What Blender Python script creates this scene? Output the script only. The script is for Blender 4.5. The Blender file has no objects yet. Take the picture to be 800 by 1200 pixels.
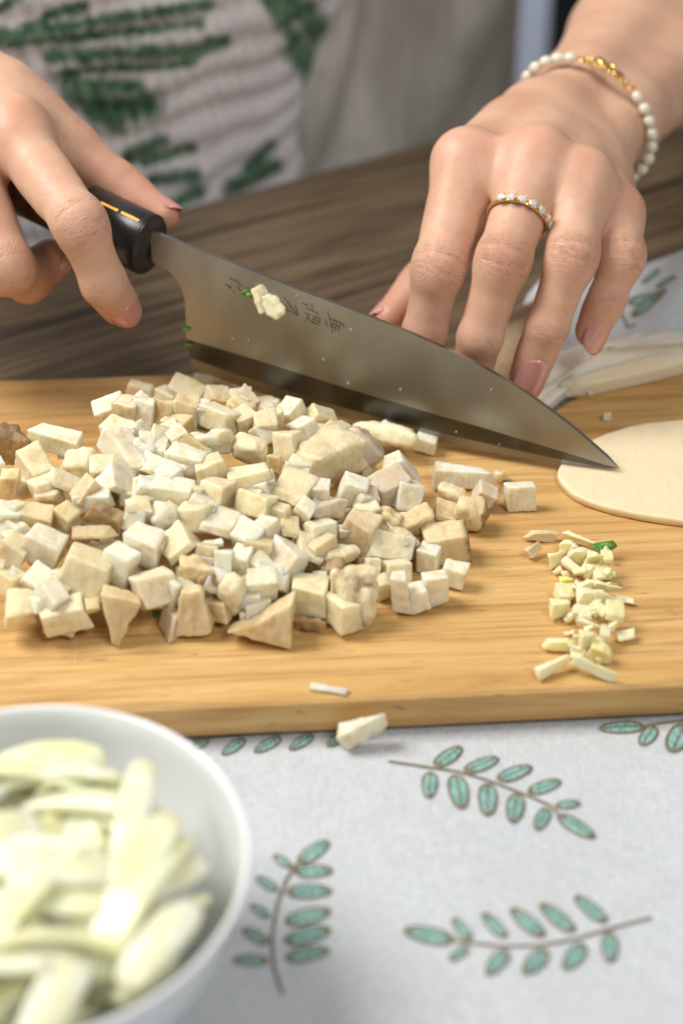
import bpy, bmesh, math, random
import numpy as np
from mathutils import Vector, Matrix, noise as mnoise

# ------------------------------------------------------------------ camera, light, exposure
SC = bpy.context.scene
COL = SC.collection
rad = math.radians
CAM_H, PITCH, FPX = 0.418, rad(36), 2100.0
CP = np.array([0, 0, CAM_H])
FW = np.array([0, math.cos(PITCH), -math.sin(PITCH)])
RT = np.array([1.0, 0, 0])
UP = np.array([0, math.sin(PITCH), math.cos(PITCH)])

cam_d = bpy.data.cameras.new('camera')
cam = bpy.data.objects.new('camera', cam_d)
COL.objects.link(cam)
cam.location = (0, 0, CAM_H)
cam.rotation_euler = (math.pi / 2 - PITCH, 0, 0)
cam_d.sensor_fit = 'VERTICAL'
cam_d.sensor_height = 36
cam_d.sensor_width = 24
cam_d.lens = FPX / 1200 * 36
cam_d.clip_start = 0.02
cam_d.clip_end = 60
cam_d.dof.use_dof = True
cam_d.dof.focus_distance = 0.665
cam_d.dof.aperture_fstop = 4.7
cam_d.dof.aperture_blades = 9
SC.camera = cam

W = bpy.data.worlds.new('World')
SC.world = W
W.use_nodes = True
bg = W.node_tree.nodes['Background']
bg.inputs['Color'].default_value = (1.0, 0.955, 0.885, 1)
bg.inputs['Strength'].default_value = 0.25


def area(name, loc, target, size, power, color, size_y=None):
    l = bpy.data.lights.new(name, 'AREA')
    l.energy = power
    l.color = color
    l.shape = 'RECTANGLE'
    l.size = size
    l.size_y = size_y or size
    o = bpy.data.objects.new(name, l)
    COL.objects.link(o)
    o.location = loc
    o.rotation_euler = (Vector(target) - Vector(loc)).to_track_quat('-Z', 'Y').to_euler()
    return o


area('window_light', (-0.85, 0.66, 1.20), (0.0, 0.60, 0.02), 0.60, 25, (1.0, 0.965, 0.91), 0.75)
area('fill_light', (0.7, -0.5, 1.6), (0.0, 0.5, 0.0), 0.6, 14, (1.0, 0.99, 0.97))  # unseen fill lamp added behind the camera to brighten the front faces

vs = SC.view_settings
vs.view_transform = 'Standard'
vs.look = 'None'
vs.exposure = 0.02
vs.gamma = 1
vs.use_curve_mapping = False
SC.cycles.use_denoising = True
SC.cycles.max_bounces = 8
SC.cycles.transparent_max_bounces = 8


# ------------------------------------------------------------------ helpers
def ray(px, py):
    return FW + RT * (px - 400) / FPX + UP * (600 - py) / FPX


def Zp(px, py, z):
    r = ray(px, py)
    return CP + r * ((z - CAM_H) / r[2])


def Dp(px, py, d):
    return CP + ray(px, py) * d


def proj(P):
    v = np.asarray(P) - CP
    d = v @ FW
    return 400 + FPX * (v @ RT) / d, 600 - FPX * (v @ UP) / d, d


def nrm(v):
    v = np.asarray(v, float)
    return v / (np.linalg.norm(v) + 1e-12)


def tag(o, label=None, cat=None, group=None, kind=None):
    if label: o['label'] = label
    if cat: o['category'] = cat
    if group: o['group'] = group
    if kind: o['kind'] = kind
    return o


def link_mesh(name, verts, faces, mats, parent=None, smooth=True, fmat=None):
    me = bpy.data.meshes.new(name)
    me.from_pydata([tuple(map(float, v)) for v in verts], [], faces)
    if not isinstance(mats, (list, tuple)): mats = [mats]
    for m in mats: me.materials.append(m)
    if fmat is not None: me.polygons.foreach_set('material_index', fmat)
    if smooth: me.polygons.foreach_set('use_smooth', [True] * len(me.polygons))
    me.update()
    o = bpy.data.objects.new(name, me)
    COL.objects.link(o)
    if parent: o.parent = parent
    return o


def fast_mesh(name, verts, quads, mats, parent=None):
    me = bpy.data.meshes.new(name)
    v = np.asarray(verts, np.float32); q = np.asarray(quads, np.int32)
    me.vertices.add(len(v)); me.vertices.foreach_set('co', v.ravel())
    me.loops.add(q.size); me.loops.foreach_set('vertex_index', q.ravel())
    me.polygons.add(len(q))
    me.polygons.foreach_set('loop_start', np.arange(0, q.size, 4, dtype=np.int32))
    me.polygons.foreach_set('loop_total', np.full(len(q), 4, np.int32))
    me.polygons.foreach_set('use_smooth', np.ones(len(q), bool))
    me.update(calc_edges=True)
    if not isinstance(mats, (list, tuple)): mats = [mats]
    for m in mats: me.materials.append(m)
    o = bpy.data.objects.new(name, me)
    COL.objects.link(o)
    if parent: o.parent = parent
    return o


def from_bm(name, bm, mats, parent=None, smooth=True):
    me = bpy.data.meshes.new(name)
    bm.to_mesh(me); bm.free()
    if not isinstance(mats, (list, tuple)): mats = [mats]
    for m in mats: me.materials.append(m)
    if smooth: me.polygons.foreach_set('use_smooth', [True] * len(me.polygons))
    o = bpy.data.objects.new(name, me)
    COL.objects.link(o)
    if parent: o.parent = parent
    return o


def empty(name, loc=(0, 0, 0)):
    o = bpy.data.objects.new(name, None)
    o.location = loc
    o.empty_display_size = 0.01
    COL.objects.link(o)
    return o


def recenter(o):
    """put the origin of a mesh object at the middle of its underside"""
    me = o.data
    n = len(me.vertices)
    a = np.empty(n * 3, np.float32); me.vertices.foreach_get('co', a); a = a.reshape(-1, 3)
    c = np.array([(a[:, 0].min() + a[:, 0].max()) / 2, (a[:, 1].min() + a[:, 1].max()) / 2, a[:, 2].min()])
    a -= c
    me.vertices.foreach_set('co', a.ravel()); me.update()
    o.location = c
    return o


# ---- node material helper
class NT:
    def __init__(self, name):
        self.m = bpy.data.materials.new(name)
        self.m.use_nodes = True
        self.t = self.m.node_tree
        self.b = self.t.nodes['Principled BSDF']
        self.out = self.t.nodes['Material Output']

    def n(self, typ, **kw):
        nd = self.t.nodes.new(typ)
        for k, v in kw.items():
            if k.startswith('i_'):
                nd.inputs[k[2:].replace('_', ' ')].default_value = v
            else:
                setattr(nd, k, v)
        return nd

    def l(self, a, b):
        self.t.links.new(a, b)

    def mapped(self, scale=(1, 1, 1), rot=(0, 0, 0), loc=(0, 0, 0), src='Object'):
        tc = self.n('ShaderNodeTexCoord')
        mp = self.n('ShaderNodeMapping')
        mp.inputs['Scale'].default_value = scale
        mp.inputs['Rotation'].default_value = rot
        mp.inputs['Location'].default_value = loc
        self.l(tc.outputs[src], mp.inputs['Vector'])
        return mp.outputs['Vector']

    def noise(self, vec, scale, detail=4, rough=0.55, dist=0.0):
        nd = self.n('ShaderNodeTexNoise')
        nd.inputs['Scale'].default_value = scale
        nd.inputs['Detail'].default_value = detail
        nd.inputs['Roughness'].default_value = rough
        nd.inputs['Distortion'].default_value = dist
        if vec is not None: self.l(vec, nd.inputs['Vector'])
        return nd.outputs['Fac']

    def ramp(self, fac, stops):
        r = self.n('ShaderNodeValToRGB')
        e = r.color_ramp.elements
        while len(e) < len(stops): e.new(0.5)
        for el, (p, c) in zip(e, stops):
            el.position = p
            el.color = (*c, 1) if len(c) == 3 else c
        self.l(fac, r.inputs['Fac'])
        return r.outputs['Color']

    def math(self, op, a, b=None, c=None, clamp=False):
        nd = self.n('ShaderNodeMath', operation=op, use_clamp=clamp)
        for i, x in enumerate((a, b, c)):
            if x is None: continue
            if isinstance(x, (int, float)): nd.inputs[i].default_value = x
            else: self.l(x, nd.inputs[i])
        return nd.outputs[0]

    def mix(self, fac, a, b, mode='MIX'):
        nd = self.n('ShaderNodeMix', data_type='RGBA', blend_type=mode)
        for s, x in ((nd.inputs[0], fac), (nd.inputs[6], a), (nd.inputs[7], b)):
            if isinstance(x, (int, float)): s.default_value = x
            elif isinstance(x, tuple): s.default_value = (*x, 1) if len(x) == 3 else x
            else: self.l(x, s)
        return nd.outputs[2]

    def maprange(self, v, a, b, c=0.0, d=1.0):
        nd = self.n('ShaderNodeMapRange')
        self.l(v, nd.inputs[0])
        for i, x in enumerate((a, b, c, d)): nd.inputs[i + 1].default_value = x
        return nd.outputs[0]

    def attr(self, name, typ='GEOMETRY'):
        nd = self.n('ShaderNodeAttribute', attribute_name=name, attribute_type=typ)
        return nd

    def bump(self, h, strength, dist, prev=None):
        nd = self.n('ShaderNodeBump')
        nd.inputs['Strength'].default_value = strength
        nd.inputs['Distance'].default_value = dist
        self.l(h, nd.inputs['Height'])
        if prev is not None: self.l(prev, nd.inputs['Normal'])
        return nd.outputs['Normal']

    def set(self, **kw):
        for k, v in kw.items():
            s = self.b.inputs[k.replace('_', ' ')]
            if isinstance(v, (int, float)): s.default_value = v
            elif isinstance(v, tuple): s.default_value = (*v, 1) if len(v) == 3 and s.type == 'RGBA' else v
            else: self.l(v, s)
        return self


def sss(nt, w, radius, scale):
    nt.b.inputs['Subsurface Weight'].default_value = w
    nt.b.inputs['Subsurface Radius'].default_value = radius
    nt.b.inputs['Subsurface Scale'].default_value = scale


# ------------------------------------------------------------------ materials
def mat_board():
    t = NT('rubberwood')
    big = t.noise(t.mapped((3, 46, 46)), 1.0, 6, 0.68, 0.8)
    col = t.ramp(big, [(0.28, (0.40, 0.205, 0.058)), (0.46, (0.60, 0.36, 0.125)), (0.60, (0.69, 0.45, 0.18)), (0.8, (0.50, 0.275, 0.080))])
    fine = t.noise(t.mapped((14, 420, 200)), 1.0, 4, 0.65)
    col = t.mix(t.maprange(fine, 0.50, 0.70, 0, 0.7), col, (0.34, 0.165, 0.05))
    st = t.noise(t.mapped((6, 120, 90), loc=(3, 1, 0)), 1.0, 3, 0.5, 0.3)
    col = t.mix(t.maprange(st, 0.53, 0.68, 0, 0.7), col, (0.40, 0.20, 0.06))
    # glued strips, each a shade of its own
    tc = t.n('ShaderNodeTexCoord'); sx = t.n('ShaderNodeSeparateXYZ'); t.l(tc.outputs['Object'], sx.inputs[0])
    idx = t.math('FLOOR', t.math('DIVIDE', t.math('ADD', sx.outputs['Y'], 0.013), 0.043))
    wn = t.n('ShaderNodeTexWhiteNoise', noise_dimensions='1D'); t.l(idx, wn.inputs['W'])
    col = t.mix(t.maprange(wn.outputs['Value'], 0, 1, 0.0, 0.30), col, (0.47, 0.25, 0.085))
    dots = t.noise(t.mapped((90, 700, 300)), 1.0, 2, 0.5)
    col = t.mix(t.maprange(dots, 0.66, 0.76, 0, 0.6), col, (0.20, 0.09, 0.03))
    # pale knife scratches
    sv = t.noise(t.mapped((900, 14, 14), rot=(0, 0, 0.35)), 1.0, 2, 0.5)
    sv2 = t.noise(t.mapped((20, 20, 20), loc=(5, 2, 0)), 1.0, 1, 0.5)
    scr = t.math('MULTIPLY', t.maprange(sv, 0.70, 0.74), t.maprange(sv2, 0.52, 0.62))
    col = t.mix(t.math('MULTIPLY', scr, 0.5), col, (0.75, 0.55, 0.32))
    t.set(Base_Color=col, Roughness=t.maprange(fine, 0.3, 0.7, 0.42, 0.62))
    h = t.math('ADD', t.math('MULTIPLY', fine, -0.6), t.math('MULTIPLY', scr, -0.5))
    t.l(t.bump(h, 0.35, 0.0006), t.b.inputs['Normal'])
    return t.m


def mat_table():
    t = NT('walnut_laminate')
    big = t.noise(t.mapped((3.0, 62, 62)), 1.0, 5, 0.66, 1.0)
    col = t.ramp(big, [(0.36, (0.034, 0.021, 0.011)), (0.45, (0.098, 0.066, 0.038)), (0.54, (0.178, 0.126, 0.075)), (0.64, (0.062, 0.040, 0.022))])
    fine = t.noise(t.mapped((9, 330, 330)), 1.0, 4, 0.65)
    col = t.mix(t.maprange(fine, 0.5, 0.72, 0, 0.6), col, (0.058, 0.042, 0.029))
    t.set(Base_Color=col, Roughness=0.46)
    t.l(t.bump(fine, 0.2, 0.0006), t.b.inputs['Normal'])
    return t.m


def mat_cloth(name='white_linen', base=(0.575, 0.61, 0.65)):
    t = NT(name)
    a = t.noise(t.mapped((1100, 260, 260), rot=(0, 0, 0.6)), 1.0, 2, 0.5)
    b = t.noise(t.mapped((260, 1100, 260), rot=(0, 0, 0.6)), 1.0, 2, 0.5)
    big = t.noise(t.mapped(), 55, 4, 0.6)
    w = t.math('ADD', a, b)
    c1 = tuple(x * 0.84 for x in base)
    col = t.mix(t.maprange(w, 0.8, 1.2), c1, base)
    col = t.mix(t.maprange(big, 0.4, 0.7, 0, 0.35), col, tuple(x * y for x, y in zip(base, (0.90, 0.87, 0.84))))
    t.set(Base_Color=col, Roughness=0.9)
    t.b.inputs['Sheen Weight'].default_value = 0.15
    bn = t.bump(w, 0.5, 0.0005)
    bn = t.bump(big, 0.35, 0.004, bn)
    t.l(bn, t.b.inputs['Normal'])
    return t.m


def mat_thread(name, c1, c2, ang):
    t = NT(name)
    a = t.noise(t.mapped((1500, 300, 300), rot=(0, 0, ang)), 1.0, 2, 0.5)
    col = t.mix(t.maprange(a, 0.40, 0.60), c1, c2)
    t.set(Base_Color=col, Roughness=0.8)
    t.l(t.bump(a, 0.5, 0.0004), t.b.inputs['Normal'])
    return t.m


def mat_skin():
    t = NT('skin')
    red = t.attr('red').outputs['Fac']
    fv = t.attr('fold')
    big = t.noise(t.mapped(), 45, 4, 0.6)
    mid = t.noise(t.mapped(), 260, 3, 0.6)
    col = t.mix(t.maprange(big, 0.35, 0.65), (0.60, 0.345, 0.235), (0.69, 0.44, 0.31))
    col = t.mix(t.maprange(mid, 0.45, 0.75, 0, 0.22), col, (0.54, 0.26, 0.17))
    col = t.mix(t.math('MULTIPLY', red, 0.62), col, (0.60, 0.215, 0.15))
    sx = t.n('ShaderNodeSeparateXYZ'); t.l(fv.outputs['Vector'], sx.inputs[0])
    cx = t.n('ShaderNodeCombineXYZ')
    wob = t.noise(t.mapped(), 220, 2, 0.5)
    t.l(t.math('ADD', t.math('MULTIPLY', sx.outputs['X'], 1.25), t.math('MULTIPLY', wob, 0.9)), cx.inputs['X'])
    t.l(t.math('MULTIPLY', sx.outputs['Y'], 0.16), cx.inputs['Y'])
    cr = t.noise(cx.outputs[0], 1.0, 3, 0.65, 0.5)
    ridge = t.math('ABSOLUTE', t.math('SUBTRACT', cr, 0.5))
    crease = t.maprange(ridge, 0.0, 0.09, 1.0, 0.0)
    cm = t.math('MULTIPLY', t.math('MULTIPLY', crease, sx.outputs['Z']), t.maprange(t.noise(t.mapped(), 330, 2, 0.5), 0.35, 0.6, 0.35, 1.0))
    col = t.mix(t.math('MULTIPLY', cm, 0.31), col, (0.34, 0.15, 0.10))
    vor = t.n('ShaderNodeTexVoronoi'); vor.inputs['Scale'].default_value = 1500
    t.l(t.mapped(), vor.inputs['Vector'])
    t.set(Base_Color=col, Roughness=t.maprange(mid, 0.3, 0.7, 0.36, 0.52))
    t.b.inputs['Specular IOR Level'].default_value = 0.36
    sss(t, 0.22, (1.0, 0.35, 0.18), 0.003)
    bn = t.bump(cm, 0.7, -0.0005)
    bn = t.bump(vor.outputs['Distance'], 0.22, 0.0003, bn)
    bn = t.bump(mid, 0.15, 0.0005, bn)
    t.l(bn, t.b.inputs['Normal'])
    return t.m


def mat_simple(name, col, rough=0.5, metal=0.0, **kw):
    t = NT(name)
    t.set(Base_Color=col, Roughness=rough, Metallic=metal)
    for k, v in kw.items():
        t.b.inputs[k.replace('_', ' ')].default_value = v
    return t


def mat_mushroom(name='mushroom_flesh', bs=1.0):
    t = NT(name)
    oi = t.n('ShaderNodeObjectInfo')
    tc = t.n('ShaderNodeTexCoord')
    rnd = t.math('MULTIPLY', oi.outputs['Random'], 40.0)
    def vec(scale):
        mp = t.n('ShaderNodeMapping'); mp.inputs['Scale'].default_value = scale
        cxyz = t.n('ShaderNodeCombineXYZ')
        for i in range(3): t.l(rnd, cxyz.inputs[i])
        t.l(tc.outputs['Object'], mp.inputs['Vector']); t.l(cxyz.outputs[0], mp.inputs['Location'])
        return mp.outputs[0]
    fib = t.noise(vec((520, 110, 520)), 1.0, 4, 0.7, 1.6)
    blot = t.noise(vec((170, 110, 170)), 1.0, 5, 0.72, 0.3)
    skin = t.attr('rind').outputs['Fac']
    strp = t.noise(vec((260, 70, 260)), 1.0, 3, 0.55, 0.6)
    col = t.mix(t.maprange(fib, 0.4, 0.7, 0, 0.14), oi.outputs['Color'], (0.66, 0.47, 0.22))
    col = t.mix(t.maprange(blot, 0.48, 0.66, 0, 0.55 * min(1, bs * 0.6 + 0.4 * (bs >= 1))), col, (0.70, 0.49, 0.225))
    col = t.mix(t.math('MULTIPLY', t.maprange(strp, 0.46, 0.70), oi.outputs['Alpha']), col, (0.55, 0.34, 0.125))
    sk = t.ramp(t.noise(vec((420, 420, 120)), 1.0, 4, 0.6), [(0.3, (0.12, 0.075, 0.04)), (0.5, (0.33, 0.22, 0.12)), (0.7, (0.52, 0.38, 0.22))])
    col = t.mix(skin, col, sk)
    t.b.inputs['Coat Weight'].default_value = 0.25
    t.b.inputs['Coat Roughness'].default_value = 0.22
    t.set(Base_Color=col, Roughness=0.36)
    t.b.inputs['Specular IOR Level'].default_value = 0.40
    sss(t, 0.75, (1.0, 0.90, 0.62), 0.0042)
    bn = t.bump(fib, 0.7 * bs, 0.0011)
    bn = t.bump(blot, 0.35 * bs, 0.0014, bn)
    t.l(bn, t.b.inputs['Normal'])
    return t.m


def mat_translucent(name, c1, c2, w=0.6, rough=0.28, scale=0.004):
    t = NT(name)
    oi = t.n('ShaderNodeObjectInfo')
    nz = t.noise(t.mapped((120, 120, 30)), 1.0, 3, 0.6)
    col = t.mix(t.maprange(nz, 0.35, 0.65), c1, c2)
    col = t.mix(1.0, col, oi.outputs['Color'], 'MULTIPLY')
    t.set(Base_Color=col, Roughness=rough)
    sss(t, w, (1.0, 0.9, 0.5), scale)
    t.l(t.bump(nz, 0.2, 0.0008), t.b.inputs['Normal'])
    return t.m


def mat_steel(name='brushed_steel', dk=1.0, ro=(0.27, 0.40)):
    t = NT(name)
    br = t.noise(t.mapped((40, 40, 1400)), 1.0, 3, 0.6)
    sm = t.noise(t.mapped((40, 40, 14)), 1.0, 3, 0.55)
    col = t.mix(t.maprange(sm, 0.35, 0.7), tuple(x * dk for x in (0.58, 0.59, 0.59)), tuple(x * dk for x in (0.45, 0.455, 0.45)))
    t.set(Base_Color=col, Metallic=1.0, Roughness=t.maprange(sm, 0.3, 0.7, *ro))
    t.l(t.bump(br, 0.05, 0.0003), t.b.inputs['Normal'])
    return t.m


def mat_dress():
    t = NT('printed_seersucker')
    g = t.attr('print').outputs['Fac']
    fz = t.noise(t.mapped((1, 1, 1)), 190, 3, 0.6)
    fz2 = t.noise(t.mapped((230, 230, 60), rot=(0, 0.35, 0)), 1.0, 3, 0.6)
    ed = t.math('ADD', t.math('ADD', g, t.math('MULTIPLY', t.math('SUBTRACT', fz, 0.5), 1.0)), t.math('MULTIPLY', t.math('SUBTRACT', fz2, 0.5), 0.6))
    m = t.math('MULTIPLY', t.maprange(ed, 0.22, 0.80), t.maprange(g, 0.05, 0.3))
    gz = t.noise(t.mapped(), 90, 3, 0.6)
    green = t.mix(t.maprange(gz, 0.4, 0.65), (0.050, 0.135, 0.078), (0.17, 0.30, 0.19))
    base = t.mix(t.maprange(t.noise(t.mapped(), 60, 3), 0.4, 0.65), (0.78, 0.76, 0.79), (0.87, 0.86, 0.88))
    t.set(Base_Color=t.mix(m, base, green), Roughness=0.9)
    t.l(t.bump(t.noise(t.mapped((500, 500, 300)), 1.0, 2), 0.3, 0.001), t.b.inputs['Normal'])
    return t.m


def mat_chair():
    t = NT('grey_weave')
    a = t.noise(t.mapped((170, 170, 18)), 1.0, 3, 0.6)
    b = t.noise(t.mapped((6, 6, 6)), 1.0, 3)
    col = t.mix(t.maprange(a, 0.35, 0.65), (0.54, 0.51, 0.46), (0.74, 0.71, 0.66))
    t.set(Base_Color=col, Roughness=0.92)
    t.l(t.bump(a, 0.5, 0.002), t.b.inputs['Normal'])
    return t.m


def mat_wood_handle():
    t = NT('rosewood')
    n = t.noise(t.mapped((300, 300, 300), rot=(0, 0.3, 0.2)), 1.0, 3, 0.6)
    t.set(Base_Color=t.mix(t.maprange(n, 0.35, 0.65), (0.075, 0.032, 0.013), (0.20, 0.10, 0.042)), Roughness=0.4)
    return t.m


M = dict(
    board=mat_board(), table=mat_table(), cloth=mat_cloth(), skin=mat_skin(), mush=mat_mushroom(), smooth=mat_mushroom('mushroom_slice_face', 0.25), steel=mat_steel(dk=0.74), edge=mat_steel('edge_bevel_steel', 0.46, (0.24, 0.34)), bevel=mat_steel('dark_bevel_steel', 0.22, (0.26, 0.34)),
    dress=mat_dress(), chair=mat_chair(), rosewood=mat_wood_handle(),
    teal=mat_thread('teal_thread', (0.13, 0.33, 0.31), (0.30, 0.53, 0.50), 0.5),
    brown=mat_thread('brown_thread', (0.16, 0.125, 0.07), (0.25, 0.20, 0.12), 0.2),
    glint=mat_simple('painted_glint', (0.70, 0.38, 0.09), 0.6, 1.0).m,  # gold colour of the painted highlight on the ferrule
    black=mat_simple('black_horn', (0.014, 0.014, 0.016), 0.30).m,
    gold=mat_simple('gold', (0.86, 0.58, 0.20), 0.22, 1.0).m,
    goldfoil=mat_simple('gold_foil', (0.90, 0.70, 0.36), 0.3, 1.0).m,
    ink=mat_simple('engraving', (0.05, 0.055, 0.055), 0.6).m,
    porcelain=mat_simple('porcelain', (0.81, 0.84, 0.87), 0.12, Coat_Weight=0.3).m,
    garlic=mat_translucent('garlic_flesh', (0.86, 0.78, 0.44), (0.90, 0.86, 0.64), 0.5, 0.3, 0.003),
    onion=mat_translucent('onion_flesh', (0.82, 0.80, 0.47), (0.87, 0.87, 0.68), 0.6, 0.22, 0.006),
    green=mat_translucent('scallion_green', (0.05, 0.17, 0.015), (0.14, 0.32, 0.04), 0.2, 0.4, 0.002),
    wall=mat_simple('pale_plaster', (0.60, 0.60, 0.58), 0.9).m,
    bluewhite=mat_simple('pale_blue_paint', (0.50, 0.56, 0.74), 0.5).m,
    dark=mat_simple('dark_metal', (0.013, 0.018, 0.022), 0.5).m,
    gill=mat_simple('gill_brown', (0.11, 0.06, 0.025), 0.8).m,
    speck=mat_simple('dried_speck', (0.42, 0.38, 0.28), 0.5).m,
    floor=mat_simple('grey_tiles', (0.30, 0.29, 0.27), 0.5).m,
)
_p = mat_simple('pearl', (0.74, 0.69, 0.56), 0.25, Coat_Weight=1.0); sss(_p, 0.3, (1, .9, .7), 0.002); M['pearl'] = _p.m
_n = mat_simple('nail_lacquer', (0.62, 0.29, 0.255), 0.05, Coat_Weight=1.0, Coat_Roughness=0.04); sss(_n, 0.25, (1, .4, .3), 0.002); M['nail'] = _n.m
_d = mat_simple('diamond', (0.95, 0.97, 1.0), 0.02); _d.b.inputs['Transmission Weight'].default_value = 0.35; _d.b.inputs['IOR'].default_value = 2.2; M['diamond'] = _d.m

# ------------------------------------------------------------------ the setting: floor, wall, table
def box_bm(sx, sy, sz, bev=0.0, seg=2):
    bm = bmesh.new()
    bmesh.ops.create_cube(bm, size=1)
    bmesh.ops.scale(bm, vec=(sx, sy, sz), verts=bm.verts)
    if bev > 0:
        bmesh.ops.bevel(bm, geom=bm.edges[:], offset=bev, segments=seg, profile=0.6, affect='EDGES')
    return bm


fl = link_mesh('floor', [(-4, -3, -0.74), (4, -3, -0.74), (4, 6, -0.74), (-4, 6, -0.74)], [(0, 1, 2, 3)], M['floor'], smooth=False)
tag(fl, kind='structure')
wl = from_bm('wall', box_bm(8, 0.1, 3.2), M['wall'], smooth=False)
wl.location = (0, 3.6, 0.86)
tag(wl, kind='structure')

# table: back edge runs through these two points
TE0, TE1 = Zp(160, 258, 0), Zp(560, 150, 0)
te = nrm(TE1 - TE0); tn = np.array([-te[1], te[0], 0])
tab_yaw = math.atan2(te[1], te[0])
TW, TD, TT = 1.7, 0.95, 0.03
tc_ = TE0 + te * 0.05 - tn * (TD / 2)
table = empty('table', (tc_[0], tc_[1], -0.74))
table.rotation_euler = (0, 0, tab_yaw)
tag(table, 'dark walnut laminate dining table under the cutting board and cloth', 'table')
o = from_bm('tabletop', box_bm(TW, TD, TT, 0.003), M['table'], table, smooth=False)
o.location = (0, 0, 0.74 - TT / 2)
for sx in (-1, 1):
    for sy in (-1, 1):
        o = from_bm('leg', box_bm(0.05, 0.05, 0.74 - TT - 0.002, 0.004), M['table'], table, smooth=False)
        o.location = (sx * (TW / 2 - 0.07), sy * (TD / 2 - 0.07), (0.74 - TT - 0.002) / 2)

# ------------------------------------------------------------------ cutting board
BT, BB = 0.018, 0.0035
b_near_l, b_near_r = Zp(180, 829, BT), Zp(800, 803, BT)
b_yaw = rad(4.0)
bx = np.array([math.cos(b_yaw), math.sin(b_yaw), 0]); by = np.array([-bx[1], bx[0], 0])
b_mid = (b_near_l + b_near_r) / 2
BD = 0.211; BW = 0.40
b_c = b_mid + by * BD / 2 - bx * 0.035
bm = box_bm(BW, BD, BT - BB, 0.0028, 3)
board = from_bm('cutting_board', bm, M['board'])
board.location = (b_c[0], b_c[1], (BT + BB) / 2); board.rotation_euler = (0, 0, b_yaw)
board.data.polygons.foreach_set('use_smooth', [False] * len(board.data.polygons))
tag(board, 'pale wooden cutting board with rounded edges lying on the leaf cloth', 'cutting board')


def on_board(x, y):
    d = np.array([x, y, 0]) - np.array([b_c[0], b_c[1], 0])
    return abs(d @ bx) < BW / 2 and abs(d @ by) < BD / 2


# ------------------------------------------------------------------ cloth
def vnoise(x, y, s, seed=0.0):
    return mnoise.noise(Vector((x * s + seed, y * s - seed, seed * 0.37)))


def sstep(a, b, x):
    t = min(1.0, max(0.0, (x - a) / (b - a)))
    return t * t * (3 - 2 * t)


def cloth_h(x, y):
    d = np.array([x - b_c[0], y - b_c[1], 0.0])
    u, v = d @ bx, d @ by
    ed = max(abs(u) - BW / 2, abs(v) - BD / 2)
    free = sstep(0.0, 0.03, ed)
    h = 0.0016
    w = 0.5 + 0.5 * vnoise(x, y, 16, 3.1)
    fold = 0.5 + 0.5 * math.sin((x * 0.75 + y * 0.66) * 75 + 3.0 * vnoise(x, y, 9, 1.7))
    h += free * (0.0050 * w + 0.0026 * fold * w + 0.0006 * vnoise(x, y, 60, 8))
    # the bunched far right corner behind the board
    if v > 0:
        f = sstep(0.010, 0.045, v - BD / 2)
        ridge = 0.5 + 0.5 * math.sin((x * 0.9 - y * 0.45) * 95 + 2.2 * vnoise(x, y, 14, 5.5))
        h += f * (0.010 + 0.013 * ridge + 0.006 * vnoise(x, y, 25, 2.2))
    return h


cloth_root = None
def build_cloth():
    global cloth_root
    poly_far = []
    xs = np.arange(-0.30, 0.401, 0.004)
    nrow = 150
    verts, faces = [], []
    for i, x in enumerate(xs):
        # far hem of the cloth: under the board on the left, beyond it on the right
        y0 = 0.10
        lim_l = 0.60 + 0.05 * (x + 0.3)
        hem = Zp(560, 345, 0.01)
        t = sstep(hem[0] - 0.015, hem[0] + 0.03, x)
        lim_r = 0.745 + (x - hem[0]) * 0.22 + 0.006 * math.sin(x * 60)
        y1 = lim_l * (1 - t) + lim_r * t
        for j in range(nrow + 1):
            y = y0 + (y1 - y0) * j / nrow
            h = cloth_h(x, y)
            e = sstep(y1 - 0.02, y1, y)
            h = h * (1 - e) + 0.0015 * e
            verts.append((x, y, h))
    n = nrow + 1
    for i in range(len(xs) - 1):
        for j in range(nrow):
            faces.append((i * n + j, (i + 1) * n + j, (i + 1) * n + j + 1, i * n + j + 1))
    o = link_mesh('tablecloth', verts, faces, M['cloth'])
    m = o.modifiers.new('thick', 'SOLIDIFY'); m.thickness = 0.0009; m.offset = -1
    tag(o, 'white linen cloth with teal leaf sprigs spread under the cutting board', 'cloth')
    cloth_root = o


build_cloth()


def cloth_pt(px, py):
    z = 0.003
    for _ in range(6):
        p = Zp(px, py, z); z = cloth_h(p[0], p[1])
    return Zp(px, py, z)


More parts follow.
